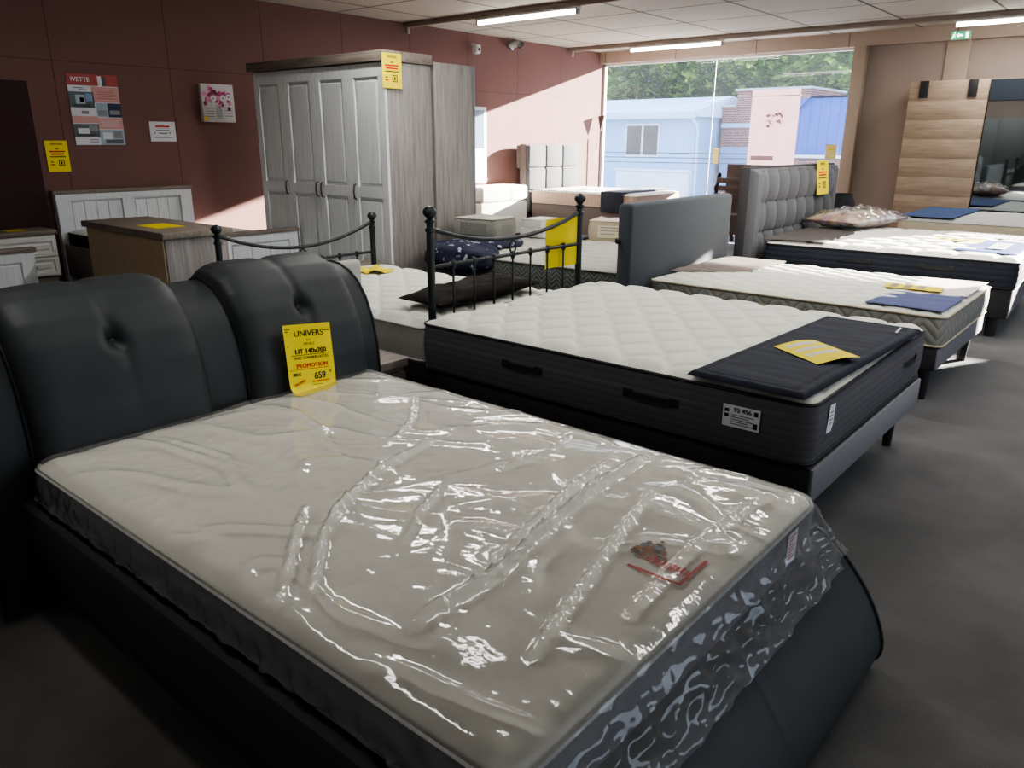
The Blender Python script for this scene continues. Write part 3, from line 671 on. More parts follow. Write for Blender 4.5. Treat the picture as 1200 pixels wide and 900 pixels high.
# chest of drawers, seen from its back
ch = thing('chest_of_drawers', 'grey oak chest seen from its brown hardboard back', 'chest', (-5.94, 2.83, 0))
x0, x1, y0, y1, zt = -6.58, -5.32, 2.585, 3.07, .93
b = MB(); b.box(x0, x1 , y0 + .012, y1, .0, zt - .045, .003); b.build('carcass', M['oak'], ch)
b = MB(); b.box(x0 + .018, x1 - .018, y0 + .002, y0 + .014, .02, zt - .05); b.build('back_panel', M['hardboard'], ch)
b = MB(); b.box(x0 - .03, x1 + .03, y0 - .015, y1 + .03, zt - .045, zt, .004); b.build('top', M['oakx'], ch)
for i in range(2):
    for k in range(3):
        xa, xb_, za = x0 + .02 + i * .62, x0 + .62 + i * .62, .08 + k * .265; d = MB()
        panel_front(d, xa, xb_, za, za + .25, [(xa + .05, xb_ - .05, za + .04, za + .21)], lambda a, z, h: (a, y1 + h, z)); dr = d.build('drawer', M['whitelac'], ch)
        d = MB(); d.lathe([(.005, 0), (.008, .012), (.015, .018), (.012, .028), (.004, .03)], seg=12); o = d.build('knob', M['handle'], dr, local=True); o.rotation_euler = (-PI / 2, 0, 0); o.location = ((xa + xb_) / 2 - ch.location.x, y1 + .02 - ch.location.y, za + .125)

# ------------------------------------------------------------------ wardrobes
wd = thing('wardrobe', 'tall wardrobe with four white panelled doors and grey oak cornice', 'wardrobe', (-6.23, 4.90, 0))
x0, x1, y0, y1 = -7.21, -5.275, 4.62, 5.155
b = MB(); b.box(x0, x1, y0 + .02, y1, .0, 2.17, .003); b.build('carcass', M['oak'], wd)
b = MB(); b.box(x0 - .07, x1 + .015, y0 - .035, y1 + .005, 2.175, 2.258, .006); b.build('cornice', M['oakx'], wd)
b = MB(); b.box(x0 - .01, x1 - .001, y0 + .005, y0 + .03, .0, .09, .003); b.build('plinth', M['oakx'], wd)
w = (x1 - x0) / 4
for i in range(4):
    xa, xb_ = x0 + i * w + .003, x0 + (i + 1) * w - .003; d = MB()
    panel_front(d, xa, xb_, .10, 2.165, [(xa + .075, xb_ - .075, .20, 1.055), (xa + .075, xb_ - .075, 1.145, 2.06)], lambda a, z, h: (a, y0 + .02 - h, z), grooves=0)
    dr = d.build('door', M['whitewood'], wd, fix=True, sharp=12)
    hx = xb_ - .035 if i in (0, 1) else xa + .035
    q = MB(); q.tube([(hx, y0 - .002, 1.03), (hx, y0 - .028, 1.045), (hx, y0 - .034, 1.10), (hx, y0 - .028, 1.155), (hx, y0 - .002, 1.17)], .007, 8); q.build('handle', M['handle'], dr)
w2 = thing('wardrobe', 'plain grey oak wardrobe standing back to back with the panelled one', 'wardrobe', (-6.23, 5.45, 0))
b = MB(); b.box(x0, x1, 5.19, 5.70, 0, 2.205, .003); b.build('carcass', M['oak'], w2)
for i in range(3):
    xa = x0 + i * (x1 - x0) / 3; b = MB(); b.box(xa + .002, xa + (x1 - x0) / 3 - .002 + (.006 if i == 2 else 0), 5.702, 5.725, .06, 2.205, .003); dr = b.build('door', mat('blue grey door %d' % i, '#6d727a', .5), w2)
    q = MB(); q.tube([(xa + .06, 5.735, .95), (xa + .06, 5.75, 1.0), (xa + .06, 5.735, 1.05)], .006, 8); q.build('handle', M['handle'], dr)
ow = thing('sliding_wardrobe', 'planked oak sliding-door wardrobe with a dark mirror door', 'wardrobe', (-1.75, 12.65, 0))
b = MB(); b.box(-3.17, -.30, 12.43, 12.94, 0, 2.35, .003); b.build('carcass', M['lightoak'], ow)
b = MB()
for k in range(9):
    z0_, z1_ = .06 + k * .2545, .06 + (k + 1) * .2545
    b.box(-3.18, -2.21, 12.395, 12.425, z0_ + .0004, z1_ - .0004, .0008)
dr = b.build('door', M['lightoak'], ow)
for xa in (-3.055, -2.455):
    b = MB(); b.box(xa, xa + .11, 12.375, 12.40, 2.13, 2.352, .003); b.build('bracket', M['blackplastic'], ow)
m, nt, bs = nodes('smoked mirror'); bs.inputs['Base Color'].default_value = (.42, .46, .48, 1); bs.inputs['Metallic'].default_value = 1; bs.inputs['Roughness'].default_value = .03
f = noise(nt, coord(nt), 2, 1); nt.links.new(ramp(nt, f, [(.2, (.40,.44,.46)), (.8, (.44,.48,.5))]), bs.inputs['Base Color']); M['mirror'] = m
b = MB(); b.box(-2.20, -1.25, 12.395, 12.42, .06, 2.345, .003); dr = b.build('door', M['blackplastic'], ow)
b = MB(); b.box(-2.19, -1.26, 12.388, 12.396, .09, 2.07); b.build('mirror', M['mirror'], dr)
b = MB(); b.box(-2.19, -1.26, 12.388, 12.396, 2.08, 2.335); b.build('top_panel', mat('dark blue grey gloss', '#232a33', .25), dr)
b = MB(); b.box(-1.24, -.30, 12.395, 12.42, .06, 2.345, .003); b.build('door', M['lightoak'], ow)

# ------------------------------------------------------------------ grey mattress behind the metal bed and what lies on it
RC = math.radians(4)
mattress('mattress', 'chevron-quilted mattress with dark grey border behind the metal bed', (-4.205, 5.90, .35), RC, 1.97, 1.75, .25, q_brick(.26, .16), .024, mat('grey white quilted fabric', '#aeaca4', .9, var=.03, vscale=60, bscale=240, bstr=.2), M['darkzig'], M['greyzig'], r=.10, edge=.03, bulge=.008)
bed_base('dark bed base under the chevron-quilted mattress', (-4.205, 5.90, 0), 1.92, 1.7, .12, .348, M['basedark'], [(.9, -.7), (.9, .7), (-.9, -.7), (-.9, .7)], rotz=RC)
# navy printed duvet hanging over the near corner
nd = thing('duvet', 'navy printed duvet bundled over the corner of the chevron-quilted mattress', 'duvet', (-4.85, 5.1, .5))
def blob(b, c, r, seed, squ=2.6, n=44, wr=.02):
    U, V = np.meshgrid(np.linspace(0, 2 * PI, n, endpoint=False), np.linspace(-PI / 2, PI / 2, n // 2), indexing='ij')
    p = lambda a: np.sign(a) * np.abs(a) ** (2 / squ)
    X, Y, Z = p(np.cos(V)) * p(np.cos(U)), p(np.cos(V)) * p(np.sin(U)), p(np.sin(V))
    N = np.array([[mnoise.noise(Vector((x * 2 + seed, y * 2, z * 2))) for x, y, z in zip(*q)] for q in zip(X, Y, Z)])
    b.grid(c[0] + X * (r[0] + wr * N), c[1] + Y * (r[1] + wr * N), c[2] + Z * (r[2] + wr * N), wrap=True)
m, nt, bs = nodes('navy floral print'); vec = coord(nt); bs.inputs['Roughness'].default_value = .8
nn = noise(nt, vec, 17, 3, .6)
nt.links.new(ramp(nt, nn, [(.0, lin('#161a30')), (.60, lin('#1a1e36')), (.63, lin('#a4a9b8')), (1, lin('#b6bac6'))]), bs.inputs['Base Color']); M['navyprint'] = m
b = MB(); blob(b, (-4.80, 5.02, .555), (.40, .20, .135), 5, wr=.03); b.build('duvet_fold', M['navyprint'], nd, sharp=180)
b = MB(); blob(b, (-4.82, 5.40, .64), (.27, .34, .055), 8, wr=.015); b.build('duvet_fold', M['navyprint'], nd, sharp=180)
def sample_block(label, c, rz, L, W, z0, H, side, top, lab, seed):
    t = thing('mattress_sample', label, 'mattress sample', (c[0], c[1], z0), rz)
    ol = outline(L, W, .03, step=.06); A = np.array(ol); zs = np.linspace(0, 1, 7); bl = .012 * np.sin(PI * zs)
    b = MB(); b.grid(A[:, 0:1] + A[:, 2:3] * bl, A[:, 1:2] + A[:, 3:4] * bl, np.tile(zs * H, (len(ol), 1)), wrap=True); b.build('border', side, t, local=True)
    U, V = np.meshgrid(np.linspace(-L / 2, L / 2, 30), np.linspace(-W / 2, W / 2, 24), indexing='ij'); X, Y = rr_map(U, V, L, W, .03)
    N = np.array([[mnoise.noise(Vector((x * 7 + seed, y * 9, 1))) for x, y in zip(*q)] for q in zip(X, Y)])
    e = np.clip(np.minimum(L / 2 - np.abs(U), W / 2 - np.abs(V)) / .05, 0, 1); Z = H + .012 * e + .02 * N * e
    b = MB(); b.grid(X, Y, Z); b.grid(X[::-1], Y[::-1], np.zeros(X.shape)); b.build('top_panel', top, t, local=True, sharp=60)
    for z in (0, H): 
        b = MB(); b.tube([(p[0], p[1], z) for p in ol], .006, 6, closed=True); b.build('piping', side, t, local=True)
    b = MB(); pl = frame((0, -W / 2 - .016, H * .5), (1, 0, 0), (0, 0, 1)); sheet(b, L * .62, H * .62, pl); 
    for k in range(3): put_rect(b, -L * .26, L * (.2 - .08 * k), H * (.18 - k * .16), H * (.22 - k * .16), pl, 1)
    b.build('label', [lab, M['greyzig']], t, local=True)
    b = MB(); pl = frame((L / 2 + .016, 0, H * .5), (0, 1, 0), (0, 0, 1)); sheet(b, W * .4, H * .3, pl); b.build('label', [lab, M['ink']], t, local=True)
    return t
sample_block('grey mattress sample block on the navy duvet', (-4.90, 5.44), math.radians(8), .46, .36, .695, .17, M['greysample'], mat('pale top fabric', '#b6b2a4', .85, var=.15, vscale=12), mat('dim clear pocket', '#777771', .4), 2)
sample_block('beige mattress sample block at the back of the chevron-quilted mattress', (-4.20, 6.62), math.radians(20), .50, .34, .612, .19, M['beige'], mat('pale pink top fabric', '#cbbfb0', .85, var=.1, vscale=12), mat('cream printed label', '#cfc7ae', .7), 5)
for k, (dx, z, s) in enumerate(((0.03, .62, .30), (0, .71, .24))):
    o = thing('storage_box', ('white box below its smaller twin behind the grey sample block', 'small white box stacked on another behind the grey sample block')[k], 'box', (-4.93 + dx * 0, 6.32, z))
    b = MB(); b.box(-s / 2, s / 2, -.15, .15, 0, .075, .006); b.build('box_body', M['plasticwhite'], o, local=True); b = MB(); b.box(-s / 2 - .004, s / 2 + .004, -.154, .154, .07, .088, .004); b.build('lid', M['plasticwhite'], o, local=True)
drape('cloth', 'small navy cloth lying behind the white boxes', 'cloth', [(-4.75, 6.3), (-4.42, 6.33), (-4.45, 6.62), (-4.72, 6.6)], .618, M['navy'], seed=9, th=.02, wr=.006)
# ------------------------------------------------------------------ sunlit bed near the far corner
bed_d = mattress('mattress', 'beige-sided mattress in full sun beside the square-padded headboard', (-7.32, 11.10, .555), 0, 2.03, 1.40, .215, q_brick(.3, .25), .008, M['white'], stripes('pink beige border', '#c0a593', '#ab9080', .07, 0), M['beige'], r=.06, edge=.03, res=.02)
bed_base('brown fabric bed base under the beige-sided sunlit mattress', (-7.32, 11.10, 0), 2.0, 1.38, .10, .553, M['basebrown'], [(.9, -.6), (.9, .6), (-.9, -.6), (-.9, .6)])
hd = thing('padded_headboard', 'square-padded grey headboard against the sunlit pink wall', 'headboard', (-8.47, 11.10, 0))
b = MB(); b.box(-.10, .04, -.72, .72, 0, 1.49, .02); b.box(-.16, -.09, -.73, .73, 1.1, 1.47, .02); b.build('frame', M['basebrown'], hd, local=True)
for i in range(3):
    for k in range(3):
        b = MB(); b.box(.03, .10, -.71 + i * .473 + .005, -.71 + (i + 1) * .473 - .005, .39 + k * .365, .39 + (k + 1) * .365 - .01, .03, seg=3); b.build('padded_square', M['hbgrey'], hd, local=True)
cv = drape('foot_cover', 'navy strip of cloth draped over the beige-sided mattress', 'cover', [(-6.90, 10.37), (-6.50, 10.37), (-6.50, 11.84), (-6.90, 11.84)], .785, M['navy'], seed=11, th=.02)
b = MB(); b.box(-6.90, -6.50, 10.345, 10.372, .50, .80, .006)
o = b.build('hanging_flap', M['navy'], cv)
pf_ = thing('padded_bench', 'white padded bench glaring in the sun against the maroon wall', 'bench', (-8.42, 9.55, 0))
b = MB(); b.box(-8.68, -8.17, 9.0, 10.1, .10, .62, .02); b.build('base_box', M['white'], pf_)
b = MB(); b.box(-8.69, -8.15, 8.99, 10.11, .62, .86, .05, seg=4); b.build('seat_pad', M['white'], pf_)
for x in (-8.63, -8.22):
    for y in (9.06, 10.04):
        b = MB(); b.lathe([(.02, 0), (.025, .1), (.02, .11)], (x, y, 0), 10); b.build('leg', M['blackplastic'], pf_)

# ------------------------------------------------------------------ bench, board and lamp near the window
bn = thing('bench', 'wrought iron bench with brown slats at the shop window', 'bench', (-4.95, 11.4, 0))
for x in (-5.62, -4.55):
    b = MB(); b.tube([(x, 11.15, 0), (x, 11.2, .22), (x, 11.16, .42), (x, 11.25, .47), (x, 11.55, .45), (x, 11.66, .7), (x, 11.75, 1.06)], [.022, .02, .02, .025, .025, .03, .022], 8)
    b.tube([(x, 11.62, 0), (x, 11.56, .25), (x, 11.55, .45)], .02, 8)
    b.tube([(x, 11.18, .45), (x, 11.12, .6), (x, 11.2, .69), (x, 11.45, .68), (x, 11.64, .64)], .02, 8)
    for c, r_ in (((x, 11.14, .62), .05), ((x, 11.75, 1.02), .055), ((x, 11.35, .58), .06), ((x, 11.68, .84), .06), ((x, 11.3, .3), .07), ((x, 11.5, .58), .05)):
        b.tube([(c[0], c[1] + r_ * (1 - i / 30) * math.cos(i * .5), c[2] + r_ * (1 - i / 30) * math.sin(i * .5)) for i in range(22)], .014, 6)
    b.build('end_frame', M['blackmetal'], bn)
for k in range(5):
    b = MB(); y, z = 11.21 + k * .075, .485; b.box(-5.62, -4.55, y - .03, y + .03, z - .012, z + .012, .004); b.build('seat_slat', M['slat'], bn)
for k in range(4):
    z = .62 + k * .115; y = 11.60 + k * .035; b = MB(); b.box(-5.62, -4.55, y - .012, y + .012, z - .04, z + .04, .004); b.build('back_slat', M['slat'], bn)
headboard('dark brown board leaning by the window behind the tufted headboard', (-5.10, 12.1, 0), .06, 1.1, .1, 1.20, M['brownboard'], .01).rotation_euler = (0, 0, math.radians(-90))
nl = nightstand('dark nightstand under the black lamp beside the tufted headboard', -3.52, -3.10, 9.70, 10.12, .50, M['oakdark'], M['oakdark'], M['oakdark'], zb=.05)
lp = thing('table_lamp', 'table lamp with black tapered shade standing beyond the patterned pillow', 'lamp', (-3.18, 9.93, .50))
lp.location.x = -3.13
b = MB(); b.lathe([(.07, 0), (.075, .012), (.03, .02), (.014, .04), (.014, .30)], seg=20); b.build('lamp_stem', M['blackmetal'], lp, local=True)
b = MB(); b.lathe([(.185, .24), (.188, .245), (.11, .455), (.105, .45), (.18, .245)], seg=28); b.build('lamp_shade', mat('black shade', '#1d1f22', .8), lp, local=True)

# ------------------------------------------------------------------ price cards
def card(label, w, h, place, rows=True, bend=None, col='yellow', texts=None, cat='price card', name='price_card', group=None, flat=True):
    b = MB(); sheet(b, w, h, place, ny=40)
    if texts:
        for t, x, y, s, mi, rot, bold, sx in texts: put_text(b, t, x * w, y * h, s * h, place, mi, h=.0012, rot=rot, bold=bold * h, sx=sx)
    else:
        put_text(b, 'UNIVERS', 0, h * .39, h * .10, place, 1, bold=h * .002)
        for k, (y, ww, hh, mi) in enumerate(((.24, .16, .03, 1), (.15, .7, .045, 2), (.07, .6, .045, 2), (-.02, .7, .03, 1))): put_rect(b, -w * ww / 2, w * ww / 2, h * (y - hh / 2), h * (y + hh / 2), place, mi)
        put_rect(b, w * .0, w * .26, -h * .32, -h * .12, place, 1); put_rect(b, w * .04, w * .22, -h * .29, -h * .15, place, 0, .001); put_rect(b, w * .09, w * .17, -h * .27, -h * .17, place, 1, .0014)
        put_rect(b, -w * .36, -w * .22, -h * .2, -h * .17, place, 1); put_rect(b, -w * .36, -w * .2, -h * .29, -h * .25, place, 2)
    o = b.build(name, [M[col], M['ink'], M['redink']], None, place(0, 0)); return tag(o, label, cat, group)
def bent(o, ex, ey, bend):
    o, ex, ey = Vector(o), Vector(ex).normalized(), Vector(ey).normalized(); n = ex.cross(ey)
    def f(x, y, h=0):
        a, c = bend(x, y); return o + ex * x + ey * (y + c) + n * (a + h)
    return f
# the card leaning against the right cushion: foot at (-2.56..-2.60) curling forward on the mattress
def curl(x, y):
    q = max(0, -.095 - y); return (.042 * (q / .055) ** 2 - .016 * (y + .03), .3 * q * q / .055)
T = [('UNIVERS', .02, .37, .115, 1, 0, .002, 1.05), ('DU', .0, .28, .045, 1, 0, 0, 1), ('MEUBLE', .0, .225, .05, 1, 0, 0, 1), ('LIT 140x200', .02, .125, .098, 1, 0, .004, 1), ('AVEC SOMMIER LATTES', .02, .035, .052, 1, 0, .001, 1),
     ('PROMOTION', .02, -.075, .085, 2, 0, .003, 1), ('885€', -.32, -.19, .06, 1, 0, .002, 1), ('659', .16, -.235, .14, 1, 0, .004, .9), ('€', .40, -.19, .06, 1, 0, .001, 1), ('PROMO', -.28, -.31, .055, 2, .35, .001, 1)]
w_, h_ = .225, .30
P0 = bent((-2.615, 1.825, .683), (.02, 1, -.10), (-.06, .0, 1), curl)
c1 = card('large yellow price card reading LIT 140x200 leaning on the black cushion', w_, h_, P0, texts=T, name='price_card')
b = MB()
put_rect(b, -.40 * w_, .42 * w_, .072 * h_, .080 * h_, P0, 1); put_rect(b, -.34 * w_, .38 * w_, -.128 * h_, -.12 * h_, P0, 2); put_rect(b, -.02 * w_, .36 * w_, -.315 * h_, -.302 * h_, P0, 2); put_rect(b, -.46 * w_, -.34 * w_, -.13 * h_, -.126 * h_, P0, 1); put_rect(b, -.02 * w_, .2 * w_, -.36 * h_, -.353 * h_, P0, 1)
for x, y, ww in ((-.47, .43, .1), (-.47, .40, .06), (.33, .39, .14), (-.46, .2, .02)): put_rect(b, x * w_, (x + ww) * w_, y * h_, (y + .012) * h_, P0, 1)
o = b.build('underlines', [M['yellow'], M['ink'], M['redink']], None, P0(0, 0)); o.parent = c1; o.location = (0, 0, 0)
card('yellow price card pinned to the top corner of the panelled wardrobe', .215, .275, frame((-5.255, 4.685, 2.10), (0, 1, 0), (0, 0, 1)))
card('yellow price card stuck on the maroon wall above the white panelled headboard', .21, .30, frame((-8.708, 3.27, 1.378), (0, 1, 0), (0, 0, 1)))
card('yellow price card hanging from the curved rail of the metal bed', .30, .32, bent((-3.085, 4.185, .905), (.06, 1, .03), (0, 0, 1), lambda x, y: (.02 * math.sin(x * 16), 0)), col='yellow2', texts=[(' ', 0, 0, .1, 1, 0, 0, 1)])
def pale_rows(label, w, h, place, col='yellow2', n=3, c2='white2'):
    b = MB(); sheet(b, w, h, place)
    for k in range(n):
        x = -w * .34
        for j in range(4):
            ww = w * (.12 + .05 * ((j * 7 + k * 3) % 3)); put_rect(b, x, x + ww, h * (.28 - k * .24), h * (.40 - k * .24), place, 1); x += ww + w * .03
    return tag(b.build('price_card', [M[col], M[c2], M['ink']], None, place(0, 0)), label, 'price card')
pale_rows('yellow price card lying on the navy pad of the charcoal mattress', .21, .29, bent((-1.055, 3.262, .70), (.62, 1, 0), (-1, .62, 0), lambda x, y: (.012 * math.sin(x * 14 + 1) + .01 * y, 0)))
pale_rows('yellow price card between the indigo and pinkish samples', .20, .36, frame((-1.30, 5.90, .587), (-.1, 1, 0), (-1, -.1, 0)), c2='oakx')
pale_rows('pale yellow price card beside the bright blue sample on the navy bordered mattress', .22, .40, frame((-1.50, 8.28, .682), (0, 1, 0), (-1, 0, 0)), c2='oakx')
card('yellow price card clipped to the top of the tufted headboard', .36, .36, bent((-3.03, 8.87, 1.18), (0, 1, 0), (-.12, 0, 1), lambda x, y: (0, 0)))
pale_rows('yellow price card on top of the grey oak chest', .22, .34, frame((-5.77, 2.80, .9315), (0, 1, 0), (-1, 0, 0)), c2='yellow')
pale_rows('yellow price card on top of the two-drawer nightstand', .17, .22, frame((-8.47, 2.69, .7065), (0, 1, 0), (-1, 0, 0)), c2='yellow')
pale_rows('crumpled yellow paper on the mattress of the metal bed near its foot', .24, .30, bent((-4.68, 3.88, .596), (.2, 1, 0), (-1, .2, 0), lambda x, y: (.018 * math.sin(x * 30) * math.cos(y * 22), 0)), c2='yellow')
# wall pictures
def wallp(y, z): return frame((-8.712, y, z), (0, 1, 0), (0, 0, 1))
b = MB(); w_, h_ = .50, .685; pl = wallp(3.715, 1.828); sheet(b, w_, h_, pl)
R_ = lambda x0, x1, y0, y1, mi, h=.0006: put_rect(b, (x0 - .5) * w_, (x1 - .5) * w_, (.5 - y1) * h_, (.5 - y0) * h_, pl, mi, h)
R_(0, 1, 0, .16, 1); put_text(b, 'IVETTE', -.24 * w_, .42 * h_, .088 * h_, pl, 0, h=.0014, bold=.0012)
R_(.60, .68, .02, .16, 0, .001); R_(.68, .76, .02, .16, 2, .001); R_(0, .42, .16, .25, 0); R_(.45, 1, .17, .39, 3); R_(0, .48, .25, .47, 4); R_(.5, .73, .40, .60, 5); R_(.73, 1, .40, .60, 6)
R_(0, .5, .48, .58, 0); R_(0, .5, .59, .69, 3); R_(.5, 1, .61, .77, 3); R_(0, .5, .70, .89, 4); R_(.5, 1, .78, 1, 5); R_(0, .5, .90, 1, 0)
for x0, x1, y0, y1, mi in ((.12, .3, .29, .42, 5), (.2, .28, .33, .4, 6), (.32, .46, .27, .38, 7), (.05, .4, .42, .46, 2), (.52, .7, .5, .58, 8), (.76, .97, .5, .56, 8), (.08, .3, .76, .84, 0), (.3, .48, .72, .8, 8), (.04, .44, .84, .87, 2), (.56, .75, .82, .92, 0), (.6, .96, .92, .98, 4), (.78, .95, .80, .9, 8), (.2, .34, .515, .56, 8), (.1, .3, .19, .2, 4), (.2, .38, .215, .225, 4)): R_(x0, x1, y0, y1, mi, .0012)
for k in range(5): R_(.55, .92 - .05 * (k % 2), .21 + k * .03, .216 + k * .03, 1, .001)
for k in range(4): R_(.55, .9, .65 + k * .025, .655 + k * .025, 0, .001)
for k in range(2): R_(.28, .46, .92 + k * .03, .93 + k * .03, 4, .001)
tag(b.build('poster', [M['paper'], mat('poster red', '#a8423c', .5), mat('poster dark green', '#3c4a44', .5), mat('poster salmon', '#d19d96', .5), mat('poster grey', '#5c6166', .5), mat('poster pale blue', '#9fb0bb', .5), mat('poster navy', '#25314f', .5), mat('poster sky', '#7d9cba', .5), mat('poster mid grey', '#8b8d8f', .5)], None, pl(0, 0)), 'furniture poster headed IVETTE with salmon panels and small photographs', 'poster')
b = MB(); w_, h_ = .29, .205; pl = wallp(4.39, 1.625); sheet(b, w_, h_, pl)
put_rect(b, -.08, .08, .045, .062, pl, 1); put_rect(b, -.08, .08, .034, .037, pl, 1)
for y, x in ((.012, .075), (-.018, .05), (-.06, .1)): put_rect(b, -x, x, y - .005, y + .004, pl, 2)
put_rect(b, -.1, -.085, -.022, -.008, pl, 2); put_rect(b, .07, .085, -.022, -.008, pl, 2)
tag(b.build('notice', [M['paper'], M['redink'], mat('grey ink', '#55555a', .8)], None, pl(0, 0)), 'small white notice with a red heading on the maroon wall', 'notice')
cv_ = thing('canvas_picture', 'square canvas of pink flowers in a glass vase on the maroon wall', 'picture', (-8.69, 5.06, 1.94))
b = MB(); b.box(-8.715, -8.66, 4.86, 5.26, 1.735, 2.145, .003); b.build('canvas', mat('canvas white', '#d6d2d2', .8, var=.06, vscale=14), cv_)
b = MB(); pl = frame((-8.6585, 5.06, 1.94), (0, 1, 0), (0, 0, 1)); random.seed(11)
for i in range(46):
    x, y = random.gauss(0, .085), random.gauss(.06, .05); r_ = random.uniform(.018, .042)
    if abs(x) > .17 or abs(y) > .18: continue
    n = 9; b.add([pl(x + r_ * random.uniform(.7, 1.1) * math.cos(2 * PI * k / n), y + r_ * random.uniform(.7, 1.1) * math.sin(2 * PI * k / n), .0004 + i * .00003) for k in range(n)], [tuple(range(n))], random.choice((0, 0, 1, 1, 2, 3)))
for x, y in ((-.06, .05), (.06, .055), (.13, .07)):
    b.add([pl(x + .036 * math.cos(2 * PI * k / 12), y + .036 * math.sin(2 * PI * k / 12), .0025) for k in range(12)], [tuple(range(12))], 4); b.add([pl(x + .011 * math.cos(2 * PI * k / 8), y + .011 * math.sin(2 * PI * k / 8), .003) for k in range(8)], [tuple(range(8))], 5)
for k in range(4): put_rect(b, -.035 + k * .018, -.029 + k * .018, -.16, -.02, pl, 6, .002)
put_rect(b, -.04, .045, -.17, -.06, pl, 7, .0016)
for k in range(4): put_rect(b, -.17, -.06, -.06 - k * .03, -.054 - k * .03, pl, 5, .001); put_rect(b, .06, .17, -.05 - k * .03, -.044 - k * .03, pl, 5, .001)
put_rect(b, -.19, -.15, -.19, -.15, pl, 8, .002)
b.build('flower_painting', [mat('pink', '#b5487c', .7), mat('rose', '#8d3160', .7), mat('light pink', '#d98fb0', .7), mat('plum', '#5c2a45', .7), M['paper'], mat('grey line', '#77757a', .7), mat('stem green', '#7b8a5c', .7), mat('vase', '#b9bcc2', .5), M['yellow']], cv_)

rw = thing('wardrobe', 'dark grey wardrobe at the rear of the showroom, seen only in the smoked mirror', 'wardrobe', (-4.6, -3.6, 0))
b = MB(); b.box(-6.2, -3.0, -3.95, -3.35, 0, 2.25, .004); gm = mat('dark grey front', '#5d605f', .6); b.build('carcass', gm, rw)
for i in range(4):
    b = MB(); b.box(-6.19 + i * .797, -6.19 + (i + 1) * .797 - .006, -3.35, -3.33, .05, 2.24, .003); dr = b.build('door', gm, rw)
    hx = -6.19 + (i + (.93 if i % 2 == 0 else .07)) * .797; b = MB(); b.box(hx - .01, hx + .01, -3.33, -3.31, .95, 1.25, .004); b.build('handle', M['blackplastic'], dr)
# ------------------------------------------------------------------ the room
XL, XR, YB, YF, HC = -8.72, 6.5, -4.0, 13.0, 3.10
def line_mask(nt, vec, axis, off, period, width):
    sp = nt.nodes.new('ShaderNodeSeparateXYZ'); nt.links.new(vec, sp.inputs[0])
    def mth(op, a, b_=None, c=None):
        n = nt.nodes.new('ShaderNodeMath'); n.operation = op
        for i, q in enumerate((a, b_, c)):
            if q is None: continue
            if isinstance(q, (int, float)): n.inputs[i].default_value = q
            else: nt.links.new(q, n.inputs[i])
        return n.outputs[0]
    d = mth('PINGPONG', mth('SUBTRACT', sp.outputs[axis], off), period / 2)
    return mth('LESS_THAN', d, width / 2)
def wall_material(name, base, dark, marks, lines, var=.05, rough=.85):
    m, nt, b = nodes(name); b.inputs['Roughness'].default_value = rough
    vec = coord(nt); base = lin(base); f = noise(nt, vec, 1.3, 5, .6)
    c = ramp(nt, f, [(.3, tuple(x * (1 - var) for x in base)), (.7, tuple(x * (1 + var) for x in base))])
    def mixc(fac, a, col):
        n = nt.nodes.new('ShaderNodeMix'); n.data_type = 'RGBA'; nt.links.new(fac, n.inputs['Factor']); nt.links.new(a, n.inputs['A']); n.inputs['B'].default_value = (*col, 1); return n.outputs['Result']
    if marks:   # pale scuffs
        s = noise(nt, coord(nt, (1, 2.5, 9)), 5, 6, .7); r = ramp(nt, s, [(.70, (0, 0, 0)), (.76, (.45, .45, .45))]); c = mixc(r, c, lin(marks))
    for ax, off, per, w in lines: c = mixc(line_mask(nt, vec, ax, off, per, w), c, lin(dark))
    nt.links.new(c, b.inputs['Base Color']); bump(nt, b, noise(nt, vec, 60, 3), .12, .002); return m
M['maroon'] = wall_material('maroon wall panels', '#7a5751', '#503a36', '#a57a72', [(1, 3.36, 1.19, .009), (2, 2.28, 20, .006)])
M['beigewall'] = wall_material('beige painted wall', '#998a80', '#6d5f54', None, [])
M['beigetrim'] = wall_material('beige painted beam', '#a8978a', '#5a4a40', None, [(0, -7.15, 1.45, .012)], .03)
M['pillar'] = wall_material('beige pillar', '#a59585', '#5a4a40', None, [])
M['ceiltile'] = wall_material('ceiling tiles', '#b6b0a4', '#4f4640', None, [(1, 8.05, 1.19, .034), (0, -3.27, 1.2, .034)], .03)
m, nt, b_ = nodes('charcoal carpet'); vec = coord(nt); b_.inputs['Roughness'].default_value = .95; b_.inputs['Specular IOR Level'].default_value = .2
n1 = noise(nt, vec, 260, 2); n2 = noise(nt, vec, 2.2, 5, .6); mu = nt.nodes.new('ShaderNodeMath'); mu.operation = 'MULTIPLY_ADD'; nt.links.new(n1, mu.inputs[0]); mu.inputs[1].default_value = .55
nt.links.new(n2, mu.inputs[2]); nt.links.new(ramp(nt, mu.outputs[0], [(.45, (.036, .034, .032)), (1.0, (.10, .095, .09))]), b_.inputs['Base Color']); bump(nt, b_, n1, .5, .004); b_.inputs['Sheen Weight'].default_value = .25; M['carpet'] = m
def sbox(name, x0, x1, y0, y1, z0, z1, m, parent=None, bev=0):
    b = MB(); b.box(x0, x1, y0, y1, z0, z1, bev); o = b.build(name, m, parent); 
    if parent is None: struct(o)
    return o
b = MB(); U, V = np.meshgrid(np.linspace(XL - .1, XR, 90), np.linspace(YB, YF, 90), indexing='ij'); b.grid(U, V, np.zeros(U.shape)); fl = struct(b.build('floor', M['carpet']))
sbox('ceiling', XL - .15, XR + .15, YB - .15, YF + .15, HC, HC + .1, M['ceiltile'])
sbox('wall_left', XL - .15, XL, YB - .15, YF + .15, 0, HC, M['maroon'])
sbox('wall_right', XR, XR + .15, YB - .15, YF + .15, 0, HC, M['beigewall'])
